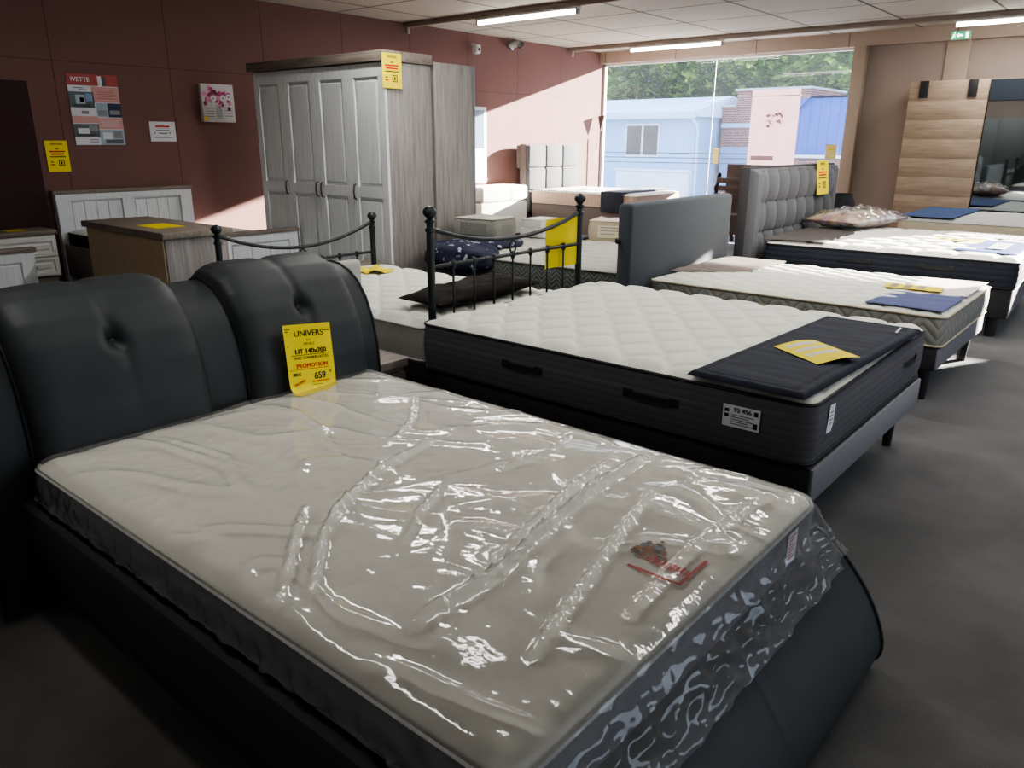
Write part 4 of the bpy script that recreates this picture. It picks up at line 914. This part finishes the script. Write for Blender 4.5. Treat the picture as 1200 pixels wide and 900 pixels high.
sbox('wall_rear', XL, XR, YB - .15, YB, 0, HC, M['beigewall'])
b = MB(); b.box(-4.15, .35, 13.0, 13.15, 0, HC); b.box(2.45, XR, 13.0, 13.15, 0, HC); b.box(XL, -4.15, 13.0, 13.15, 0, .28); b.box(.35, 2.45, 13.0, 13.15, 0, 1.72)
b.box(XL, -4.15, 13.0, 13.15, 2.905, HC); b.box(.35, 2.45, 13.0, 13.15, 2.50, HC); struct(b.build('wall_front', M['beigewall']))
sbox('trim_1', XL, XR, 12.88, 13.0, 2.905, HC, M['beigetrim'])
sbox('trim_2', -4.16, -3.98, 12.86, 13.0, 0, 2.905, M['pillar'], bev=.004)
sbox('trim_3', -2.92, -2.62, 12.96, 13.0, 0, 2.905, M['pillar'], bev=.003)
sbox('baseboard_left', XL, XL + .015, YB, YF, 0, .09, M['oakdark']); sbox('baseboard_front', -3.98, .35, 12.985, 13.0, 0, .09, M['oakdark'])
sbox('door_1', XL, XL + .012, 2.1, 3.10, 0, 2.075, mat('dark maroon door', '#3a2022', .8, var=.1, vscale=3))
# shop window: frame, dusty glass
def glass_material(name, haze, specks):
    m, nt, bs = nodes(name); nt.nodes.remove(bs); out = nt.nodes['Material Output']; vec = coord(nt)
    tr = nt.nodes.new('ShaderNodeBsdfTransparent'); tr.inputs['Color'].default_value = (.93, .97, 1, 1)
    gl = nt.nodes.new('ShaderNodeBsdfGlossy'); gl.inputs['Roughness'].default_value = .01
    tl = nt.nodes.new('ShaderNodeBsdfTranslucent'); tl.inputs['Color'].default_value = (.72, .82, .95, 1)
    f = noise(nt, vec, 28, 3, .7); g = noise(nt, vec, 1.2, 4, .6); a = ramp(nt, f, [(.62, (haze,) * 3), (.70, (specks,) * 3)]); 
    g2 = ramp(nt, g, [(.2, (.6, .6, .6)), (.8, (1.4, 1.4, 1.4))]); mu = nt.nodes.new('ShaderNodeMix'); mu.data_type = 'RGBA'; mu.blend_type = 'MULTIPLY'; mu.inputs['Factor'].default_value = 1
    nt.links.new(a, mu.inputs['A']); nt.links.new(g2, mu.inputs['B'])
    m1_ = nt.nodes.new('ShaderNodeMixShader'); nt.links.new(mu.outputs['Result'], m1_.inputs[0]); nt.links.new(tr.outputs[0], m1_.inputs[1]); nt.links.new(tl.outputs[0], m1_.inputs[2])
    fr_ = nt.nodes.new('ShaderNodeFresnel'); fr_.inputs['IOR'].default_value = 1.3; m2_ = nt.nodes.new('ShaderNodeMixShader')
    nt.links.new(fr_.outputs[0], m2_.inputs[0]); nt.links.new(m1_.outputs[0], m2_.inputs[1]); nt.links.new(gl.outputs[0], m2_.inputs[2]); nt.links.new(m2_.outputs[0], out.inputs['Surface']); return m
M['glass'] = glass_material('dusty shop glass', .010, .045)
w1 = bpy.data.objects.new('window_1', None); C.objects.link(w1); struct(w1)
b = MB(); b.poly([(XL, 13.06, .28), (-4.15, 13.06, .28), (-4.15, 13.06, 2.905), (XL, 13.06, 2.905)]); b.build('glass', M['glass'], w1)
b = MB(); wf = M['plasticwhite']; b.box(XL, XL + .035, 13.03, 13.09, .28, 2.905); b.box(-4.185, -4.15, 13.03, 13.09, .28, 2.905); b.box(XL, -4.15, 13.03, 13.09, 2.87, 2.905); b.box(XL, -4.15, 13.03, 13.09, .28, .32); b.box(-6.465, -6.459, 13.055, 13.065, .28, 2.905); b.build('window_frame', wf, w1)
w2_ = bpy.data.objects.new('window_2', None); C.objects.link(w2_); struct(w2_)
b = MB(); b.poly([(.35, 13.06, 1.72), (2.45, 13.06, 1.72), (2.45, 13.06, 2.50), (.35, 13.06, 2.50)]); b.build('glass', M['glass'], w2_)
b = MB(); b.box(.35, .39, 13.03, 13.09, 1.72, 2.50); b.box(2.41, 2.45, 13.03, 13.09, 1.72, 2.50); b.box(.35, 2.45, 13.03, 13.09, 2.47, 2.50); b.box(.35, 2.45, 13.03, 13.09, 1.72, 1.76); b.build('window_frame', wf, w2_)
w3 = bpy.data.objects.new('window_3', None); C.objects.link(w3); struct(w3)
b = MB(); b.box(XL, XL + .03, 8.5, 9.70, .90, 2.05, .004); b.build('window_frame', M['plasticwhite'], w3)
b = MB(); b.box(XL + .028, XL + .034, 8.56, 9.64, 1.42, 2.0); b.build('pane', mat('blue grey pane', '#6d7d90', .15), w3); b = MB(); b.box(XL + .028, XL + .034, 8.56, 9.64, .96, 1.38); b.build('pane', mat('pale pane', '#cdd3da', .3), w3)
# ------------------------------------------------------------------ ceiling fittings
M['rail'] = mat('taupe lighting rail', '#857870', .6, var=.04); M['railpale'] = mat('pale rail', '#a39a90', .5)
m, nt, bs = nodes('lit tube'); bs.inputs['Emission Color'].default_value = (1, .97, .92, 1); bs.inputs['Emission Strength'].default_value = 14; bs.inputs['Base Color'].default_value = (.9, .9, .9, 1)
nt.links.new(ramp(nt, noise(nt, coord(nt), 1, 0), [(0, (1, .96, .9)), (1, (1, .98, .94))]), bs.inputs['Emission Color']); M['tube'] = m
def rail(label, y, x0, x1):
    t = thing('lighting_rail', label, 'lighting rail', ((x0 + x1) / 2, y, HC - .07))
    b = MB(); b.box(x0, x1, y - .035, y + .035, HC - .055, HC - .001, .004); b.build('rail_body', M['rail'], t)
    b = MB(); b.box(x0 + .01, x1, y - .028, y + .028, HC - .07, HC - .055, .003); b.build('underside', M['railpale'], t)
    b = MB(); b.box(x0 + .04, x0 + .07, y - .02, y + .02, HC - .15, HC - .06, .004); b.build('end_bracket', M['railpale'], t)
rail('taupe lighting rail across the ceiling above the panelled wardrobe', 8.03, -8.70, XR - .01); rail('taupe lighting rail across the ceiling in front of the shop window', 11.92, -8.70, XR - .01)
def fluo(label, x0, x1, y):
    t = thing('fluorescent_lamp', label, 'lamp', ((x0 + x1) / 2, y, HC - .09), 0, None)
    b = MB(); b.box(x0 - .03, x1 + .03, y - .04, y + .04, HC - .095, HC - .071, .004); b.build('housing', M['plasticwhite'], t)
    b = MB(); b.tube([(x0, y, HC - .122), (x1, y, HC - .122)], .022, 12); b.build('glass_tube', M['tube'], t)
    for x in (x0 - .012, x1 + .012):
        b = MB(); b.box(x - .015, x + .015, y - .028, y + .028, HC - .15, HC - .09, .004); b.build('end_cap', M['railpale'], t)
fluo('lit fluorescent tube on the rail above the panelled wardrobe', -7.32, -5.78, 8.03)
fluo('lit fluorescent tube on the rail over the left half of the shop window', -7.45, -5.84, 11.92)
fluo('lit fluorescent tube on the rail near the green exit sign', -2.62, -1.1, 11.92)
sc_ = thing('security_camera', 'small white camera on the maroon wall above the wardrobe', 'camera', (-8.70, 9.39, 2.86))
b = MB(); b.tube([(-8.715, 9.39, 2.95), (-8.66, 9.38, 2.945), (-8.62, 9.375, 2.92)], .018, 8); b.build('bracket', M['plasticwhite'], sc_)
b = MB(); b.box(-8.66, -8.56, 9.34, 9.44, 2.80, 2.93, .015); b.build('housing', M['plasticwhite'], sc_)
b = MB(); b.lathe([(.02, 0), (.024, .01), (.01, .014)], (0, 0, 0), 14); o = b.build('lens', M['blackplastic'], sc_, local=True); o.rotation_euler = (0, PI / 2, 0); o.location = (.14, .0, .0)
sp_ = thing('spotlight', 'twin metal spotlight on the maroon wall beside the white camera', 'spotlight', (-8.70, 10.33, 2.98))
b = MB(); b.lathe([(.05, 0), (.05, .03), (.02, .04)], seg=16); o = b.build('wall_plate', M['chrome'], sp_, local=True); o.rotation_euler = (0, PI / 2, 0); o.location = (-.015, 0, 0)
for s, dy in ((1, .12), (-1, -.11)):
    b = MB(); b.lathe([(.03, -.05), (.035, -.02), (.06, .05), (.065, .07), (.05, .066), (.02, .03)], seg=18); o = b.build('lamp_head', M['chrome'], sp_, local=True); o.rotation_euler = (s * .9, 1.0, 0); o.location = (.08, dy, .02)
    b = MB(); b.tube([(0, 0, 0), (.05, dy * .6, .01), (.08, dy, .02)], .012, 8); b.build('arm', M['chrome'], sp_, local=True)
ex = thing('exit_sign', 'green emergency exit sign on the beige beam', 'sign', (-2.75, 12.86, 2.955))
b = MB(); b.box(-2.875, -2.625, 12.845, 12.88, 2.90, 3.01, .008); b.build('casing', M['plasticwhite'], ex)
m, nt, bs = nodes('exit green'); bs.inputs['Base Color'].default_value = (*lin('#1d8a55'), 1); bs.inputs['Emission Color'].default_value = (.05, .5, .25, 1); bs.inputs['Emission Strength'].default_value = .5; M['exit'] = m
nt.links.new(ramp(nt, noise(nt, coord(nt), 3, 0), [(0, lin('#1d8a55')), (1, lin('#1f9058'))]), bs.inputs['Base Color'])
m, nt, bs = nodes('exit white'); bs.inputs['Base Color'].default_value = (.9, 1, .95, 1); bs.inputs['Emission Color'].default_value = (.8, 1, .9, 1); bs.inputs['Emission Strength'].default_value = 1.6; M['exitw'] = m
nt.links.new(ramp(nt, noise(nt, coord(nt), 3, 0), [(0, (.9, 1, .95)), (1, (.85, .98, .92))]), bs.inputs['Base Color'])
b = MB(); pl = frame((-2.75, 12.844, 2.955), (1, 0, 0), (0, 0, 1)); put_rect(b, -.118, .118, -.050, .050, pl, 0)
P = lambda *q: b.add([pl(x, y, .0012) for x, y in q], [tuple(range(len(q)))], 1)
P((-.055, 0), (-.02, .032), (-.02, .012), (.03, .012), (.03, -.012), (-.02, -.012), (-.02, -.032)); put_rect(b, .06, .10, -.04, .04, pl, 1, .0012)
P((-.105, -.04), (-.09, -.042), (-.082, -.01), (-.066, -.03), (-.06, -.024), (-.076, 0), (-.078, .016), (-.066, .008), (-.062, .014), (-.08, .026), (-.1, .01), (-.096, .002), (-.09, .01))
P(*[(-.076 + .009 * math.cos(k * PI / 4), .038 + .009 * math.sin(k * PI / 4)) for k in range(8)]); b.build('pictogram', [M['exit'], M['exitw']], ex)
# things on the glass
bn_ = thing('window_banner', 'pale pink banner with a faint grey emblem hanging in the shop window', 'banner', (-5.31, 12.93, 1.2))
m, nt, bs = nodes('pale pink banner'); nt.nodes.remove(bs); out = nt.nodes['Material Output']; tl = nt.nodes.new('ShaderNodeBsdfTranslucent'); df = nt.nodes.new('ShaderNodeBsdfDiffuse'); mx = nt.nodes.new('ShaderNodeMixShader'); mx.inputs[0].default_value = .5
c = ramp(nt, noise(nt, coord(nt), 2, 2), [(.2, lin('#7b6165')), (.8, lin('#886d71'))]); nt.links.new(c, tl.inputs['Color']); nt.links.new(c, df.inputs['Color']); nt.links.new(tl.outputs[0], mx.inputs[1]); nt.links.new(df.outputs[0], mx.inputs[2]); nt.links.new(mx.outputs[0], out.inputs['Surface']); M['banner'] = m
b = MB(); pl = frame((-5.31, 12.93, 1.72), (1, 0, 0), (0, 0, 1)); sheet(b, .80, 1.26, pl); b.build('cloth', M['banner'], bn_)
b = MB(); random.seed(5)
for i in range(26):
    a, r_ = random.uniform(-.4, 4.2), random.uniform(.05, .15); x, y = r_ * math.cos(a), .16 + r_ * math.sin(a) * .9; q = random.uniform(.015, .04)
    b.add([pl(x + q * math.cos(k * PI / 3), y + q * .7 * math.sin(k * PI / 3 + i), .004 + .0001 * i) for k in range(6)], [tuple(range(6))], i % 2)
def translucent(name, col):
    m, nt, bs = nodes(name); nt.nodes.remove(bs); out = nt.nodes['Material Output']; tl = nt.nodes.new('ShaderNodeBsdfTranslucent'); df = nt.nodes.new('ShaderNodeBsdfDiffuse'); mx = nt.nodes.new('ShaderNodeMixShader'); mx.inputs[0].default_value = .5
    c = ramp(nt, noise(nt, coord(nt), 6, 2), [(.2, tuple(x * .9 for x in lin(col))), (.8, lin(col))]); nt.links.new(c, tl.inputs['Color']); nt.links.new(c, df.inputs['Color']); nt.links.new(tl.outputs[0], mx.inputs[1]); nt.links.new(df.outputs[0], mx.inputs[2]); nt.links.new(mx.outputs[0], out.inputs['Surface']); return m
eg = translucent('banner grey', '#948a8e')
b.build('emblem', [eg, translucent('banner rose grey', '#9a888c')], bn_)
b = MB(); put_rect(b, -.34, .05, -.47, -.40, pl, 0, .004); b.build('caption_bar', eg, bn_)
b = MB(); b.tube([(-5.715, 12.93, 2.255), (-4.905, 12.93, 2.255)], .008, 8); b.build('hanging_rod', M['plasticwhite'], bn_)
for (x, z, w, h, l) in ((-6.33, 1.31, .10, .26, 'pale yellow note on the glass left of the pink banner'), (-4.37, 1.40, .17, .22, 'pale yellow note on the glass right of the pink banner')):
    b = MB(); pl = frame((x, 13.02, z), (1, 0, 0), (0, 0, 1)); sheet(b, w, h, pl); put_rect(b, -w * .3, w * .3, h * .1, h * .2, pl, 1); tag(b.build('patch', [mat('pale yellow note', '#d8c98a', .8), M['yellow2']], None, pl(0, 0)), l, 'patch')  # flat pale yellow rectangles with a deeper yellow bar at the glass
b = MB(); P3 = lambda x, z: on_wall(x, z)
b.add([(-8.66, 12.80, 1.99), (-8.52, 12.80, 2.0), (-8.60, 12.80, 1.72), (-8.66, 12.84, 1.99), (-8.52, 12.84, 2.0), (-8.60, 12.84, 1.72)], [(0, 2, 1), (3, 4, 5), (0, 1, 4, 3), (1, 2, 5, 4), (2, 0, 3, 5)]); b.tube([(-8.60, 12.82, 0), (-8.60, 12.82, 1.64)], .012, 8)
tag(b.build('folded_parasol', M['brownboard'], None, (-8.6, 12.82, 0)), 'narrow brown folded parasol on a pole at the left end of the shop window', 'parasol')

# ------------------------------------------------------------------ outside
struct_ground = MB(); struct_ground.grid(*[a for a in np.meshgrid(np.linspace(-60, 40, 12), np.linspace(13.2, 80, 12), indexing='ij')], np.full((12, 12), -.45)); struct(struct_ground.build('ground', mat('pale concrete', '#b9b6ae', .9, var=.08, vscale=.6)))
M['render'] = mat('white render', '#9cbcd6', .9, var=.04, vscale=1.5); M['roofmetal'] = stripes('corrugated roof', '#e2e8ec', '#b4c2cc', .22, 0, .35, str_=.5, dist=.02)
m, nt, bs = nodes('red brick'); br = nt.nodes.new('ShaderNodeTexBrick'); br.inputs['Scale'].default_value = 4; br.inputs['Color1'].default_value = (*lin('#8f4636'), 1); br.inputs['Color2'].default_value = (*lin('#6b3630'), 1); br.inputs['Mortar'].default_value = (*lin('#b0a098'), 1)
nt.links.new(coord(nt, (1, 1, 1), (PI / 2, 0, 0)), br.inputs['Vector']); nt.links.new(br.outputs['Color'], bs.inputs['Base Color']); bs.inputs['Roughness'].default_value = .9; M['brick'] = m
hs = thing('house', 'white rendered house with a corrugated metal roof beyond the shop window', 'house', (-16.5, 28.0, -.45))
b = MB(); b.box(-21, -13.45, 26, 31, -.45, 2.36); b.build('wall', M['render'], hs)
b = MB(); pr = [(25.7, 2.36), (25.7, 2.56), (28.5, 3.13), (31.3, 2.56), (31.3, 2.36)]; n = len(pr); vs = [(-21.3, y, z) for y, z in pr] + [(-13.3, y, z) for y, z in pr]
b.add(vs, [(i, (i + 1) % n, n + (i + 1) % n, n + i) for i in range(n)] + [tuple(range(n)), tuple(range(2 * n - 1, n - 1, -1))]); b.build('roof', M['roofmetal'], hs, fix=True)
b = MB(); b.box(-21.3, -13.3, 25.58, 25.72, 2.30, 2.54, .02); b.tube([(-13.5, 25.62, 2.34), (-13.3, 25.75, 2.1), (-13.3, 25.85, 1.9), (-13.3, 25.9, -.4)], .05, 8); b.build('gutter', mat('pale blue gutter', '#b9d0dc', .5), hs)
b = MB()
for x0_, x1_ in ((-16.22, -15.55), (-15.5, -14.9)):
    pass
b.box(-16.3, -14.85, 25.95, 26.02, .98, 2.16, .01); wn = b.build('window', M['plasticwhite'], hs)
for x0_, x1_ in ((-16.22, -15.62), (-15.52, -14.93)):
    b = MB(); b.box(x0_, x1_, 25.93, 25.96, 1.06, 2.08); b.build('pane', mat('curtained pane', '#43382c', .3, var=.2, vscale=4), wn)
bk = thing('brick_building', 'red brick building with a stepped parapet beside the white house', 'building', (-11.6, 28.5, -.45))
b = MB(); b.box(-13.27, -10.15, 27.6, 31, -.45, 2.72); b.box(-12.75, -10.15, 27.6, 31, 2.72, 3.25); b.build('wall', M['brick'], bk)
b = MB(); b.box(-12.8, -10.1, 27.5, 31.1, 3.25, 3.32); b.box(-13.28, -12.75, 27.5, 31.1, 2.72, 2.78); b.build('coping', mat('stone coping', '#b9b2a8', .8), bk)
b = MB(); b.box(-13.27, -10.15, 27.55, 27.62, 2.02, 2.16); b.build('ledge', mat('pale blue ledge', '#9db8c8', .7), bk)
b = MB(); b.box(-13.2, -11.4, 27.54, 27.62, -.2, 1.35); b.build('shutter', mat('blue grey shutter', '#7d94ad', .6), bk)
sh = thing('metal_shed', 'bright blue metal shed to the right of the pink banner', 'shed', (-8.6, 26.5, -.45))
b = MB(); b.box(-10.0, -5.0, 26, 29, 1.15, 2.86, .02); b.add([(-10.02, 25.9, 2.4), (-9.5, 25.9, 2.92), (-5, 25.9, 2.92), (-5, 29, 2.92), (-9.5, 29, 2.92), (-10.02, 29, 2.4)], [(0, 1, 4, 5), (1, 2, 3, 4)]); b.build('cladding', stripes('blue cladding', '#2452a4', '#1b3f80', .3, 0, .6, str_=.4, dist=.02), sh)
b = MB(); b.box(-10.0, -5.0, 26, 29, -.45, 1.05); b.build('lower_wall', M['brick'], sh); b = MB(); b.box(-10.1, -5, 25.9, 29, 1.05, 1.17); b.build('sill', M['plasticwhite'], sh)
lw = MB(); lw.box(-14.5, -11.9, 22.6, 22.8, -.45, .62, .02); lw.box(-14.55, -11.85, 22.55, 22.85, .62, .68, .01); tag(lw.build('garden_wall', mat('white garden wall', '#dcdcd8', .8, var=.05), None, (-13.2, 22.7, -.45)), 'low white garden wall in front of the white house', 'wall')
for k, (z, dz) in enumerate(((1.35, .02), (1.52, -.03), (1.18, .04))):
    b = MB(); b.tube([(-26 + i * 1.4, 19 + k * .4, z - .25 + .25 * ((i - 9) / 9) ** 2 * .4 + dz * i * .1) for i in range(19)], .012, 6); tag(b.build('overhead_cable', M['blackplastic'], None, (-14, 19 + k * .4, z)), ('middle', 'highest', 'lowest')[k] + ' of the three thin dark cables crossing in front of the white house', 'cable')
# trees
m, nt, bs = nodes('sunlit leaves'); nt.nodes.remove(bs); out = nt.nodes['Material Output']; tl = nt.nodes.new('ShaderNodeBsdfTranslucent'); df = nt.nodes.new('ShaderNodeBsdfDiffuse'); mx = nt.nodes.new('ShaderNodeMixShader'); mx.inputs[0].default_value = .5
oi = nt.nodes.new('ShaderNodeObjectInfo'); c = ramp(nt, noise(nt, coord(nt), 1.6, 3), [(.3, lin('#27401f')), (.5, lin('#50702c')), (.68, lin('#a3b04a'))]); nt.links.new(c, tl.inputs['Color']); nt.links.new(c, df.inputs['Color']); nt.links.new(tl.outputs[0], mx.inputs[1]); nt.links.new(df.outputs[0], mx.inputs[2]); nt.links.new(mx.outputs[0], out.inputs['Surface']); M['leaf'] = m
def tree_crown(seed, R, H, n):
    r_ = np.random.default_rng(seed); b = MB(); cl = [(r_.normal(0, .45, 3) * np.array([R, R * .6, H * .45])) for _ in range(14)]
    for i in range(n):
        c = cl[i % 14] + r_.normal(0, .38, 3) * R * .55; a, e = r_.uniform(0, 2 * PI), r_.uniform(-1, 1); s = r_.uniform(.14, .34)
        u = np.array([math.cos(a), math.sin(a), e * .5]); w = np.cross(u, r_.normal(0, 1, 3)); w /= np.linalg.norm(w) + 1e-6
        b.add([c - u * s, c + w * s * .5, c + u * s, c - w * s * .5], [(0, 1, 2, 3)])
    return b
tps = [(-27, 38, 3.0), (-23, 40, 3.6), (-19, 38, 3.2), (-15.5, 41, 3.9), (-12.5, 37, 3.2), (-9, 39, 3.6), (-31, 41, 3.6), (-5.5, 40, 3.4)]
tl_ = ['leafy tree behind the far left end of the white house roof', 'broad tree above the left part of the metal roof', 'tree directly above the middle of the metal roof', 'tall tree between the metal roof and the brick parapet', 'tree right behind the brick parapet', 'tree above the pink banner and blue shed', 'outermost leafy tree beyond the left window edge', 'tree behind the right end of the blue shed']
crowns = []
for i, ((x, y, r_), l) in enumerate(zip(tps, tl_)):
    t = thing('tree', l, 'tree', (x, y, -.45), i * 1.3, 'trees behind the houses')
    if i < 3: o = tree_crown(i + 2, 2.9, 4.6, 2600).build('crown', M['leaf'], t, local=True); o.location = (0, 0, 4.6); crowns.append(o)
    else: o = crowns[i % 3].copy(); C.objects.link(o); o.parent = t; o.location = (0, 0, 4.6)
    o.scale = (r_ / 2.9,) * 3
    b = MB(); b.tube([(0, 0, 0), (.05, .05, 1.5), (0, .1, 3.2), (.1, 0, 5)], [.28, .2, .16, .06], 10); b.build('trunk', M['brownboard'], t, local=True)
b = MB(); U, V = np.meshgrid(np.linspace(-60, 15, 120), np.linspace(0, 1, 14), indexing='ij'); N = np.array([[mnoise.noise(Vector((u * .5, v * 3, 1))) for u, v in zip(*q)] for q in zip(U, V)])
b.grid(U, 46 + 5 * V + 1.2 * N, -.45 + V * (8.5 + 1.5 * N)); o = b.build('wooded_hillside', mat('dark green hillside', '#22381f', .95, var=.4, vscale=1.5)); struct(o)

# ------------------------------------------------------------------ light
sc = bpy.context.scene
wd_ = bpy.data.worlds.new('World'); sc.world = wd_; wd_.use_nodes = True; nt = wd_.node_tree; bg = nt.nodes['Background']
tc = nt.nodes.new('ShaderNodeTexCoord'); sp = nt.nodes.new('ShaderNodeSeparateXYZ'); nt.links.new(tc.outputs['Generated'], sp.inputs[0])
nt.links.new(ramp(nt, sp.outputs[2], [(0, (.75, .85, 1)), (.35, (.42, .62, 1)), (1, (.2, .38, .85))]), bg.inputs['Color']); bg.inputs['Strength'].default_value = 3.0
def lamp(name, kind, loc, energy, color=(1, 1, 1), size=None, target=None, **k):
    l = bpy.data.lights.new(name, kind); l.energy = energy; l.color = color
    o = bpy.data.objects.new(name, l); C.objects.link(o); o.location = loc
    if size: l.shape = 'RECTANGLE'; l.size, l.size_y = size
    if target: o.rotation_euler = (Vector(target) - Vector(loc)).to_track_quat('-Z', 'Y').to_euler()
    for a, v in k.items(): setattr(l, a, v)
    return o
SUN = Vector((-.50, -1, -.268))
lamp('sun', 'SUN', (10, 30, 12), 38.0, (1, .92, .80), angle=.009).rotation_euler = SUN.to_track_quat('-Z', 'Y').to_euler()
for x, y, e in ((-4.5, 4.2, 26), (0, 4.2, 22), (-3, .8, 10), (2.5, .6, 8), (-2.0, 2.7, 10), (-2.5, 6.6, 34), (-6.5, 8.0, 22), (-6.6, 11.9, 16), (-1.8, 11.9, 20), (-1, 8.0, 36)):
    lamp('tube_and_fill_light', 'AREA', (x, y, HC - .16), e, (1, .98, .95), (1.5, .12), (x, y, 0))  # a few at the lit tubes, the rest unseen fill added over the beds
lamp('mirror_fill_light', 'AREA', (-4.5, -2.0, 2.9), 30, (1, .96, .9), (2, .3), (-4.6, -3.4, 1.0))  # unseen fill added to brighten what the smoked mirror reflects
lamp('side_fill_light', 'AREA', (6.2, 5.5, 1.7), 90, (.72, .84, 1), (8, 2.2), (-4, 5.5, .6))  # cool fill added for skylight from the right; that wall has no window
lamp('rear_fill_light', 'AREA', (0.5, -3.7, 1.9), 14, (.9, .95, 1), (6, 2), (-2, 4, .8))  # weak fill added behind the camera; the rear wall has no window
# ------------------------------------------------------------------ camera
cam = bpy.data.cameras.new('camera'); co = bpy.data.objects.new('camera', cam); C.objects.link(co); sc.camera = co
F, yaw, pit, rol = 908., math.radians(39.99), math.radians(17.46), math.radians(.26)
f = Vector((-math.sin(yaw) * math.cos(pit), math.cos(yaw) * math.cos(pit), -math.sin(pit))); r_ = Vector((math.cos(yaw), math.sin(yaw), 0)); u = r_.cross(f)
r2 = r_ * math.cos(rol) + u * math.sin(rol); u2 = u * math.cos(rol) - r_ * math.sin(rol)
co.matrix_world = Matrix(((r2.x, u2.x, -f.x, 0), (r2.y, u2.y, -f.y, 0), (r2.z, u2.z, -f.z, 1.55), (0, 0, 0, 1)))
cam.sensor_fit = 'HORIZONTAL'; cam.sensor_width = 36; cam.lens = F / 1200 * 36; cam.clip_start = .05; cam.clip_end = 300
sc.view_settings.view_transform = 'AgX'; sc.view_settings.look = 'AgX - Medium High Contrast'; sc.view_settings.exposure = 1.0
sc.cycles.use_denoising = True; sc.cycles.max_bounces = 10; sc.cycles.transparent_max_bounces = 24
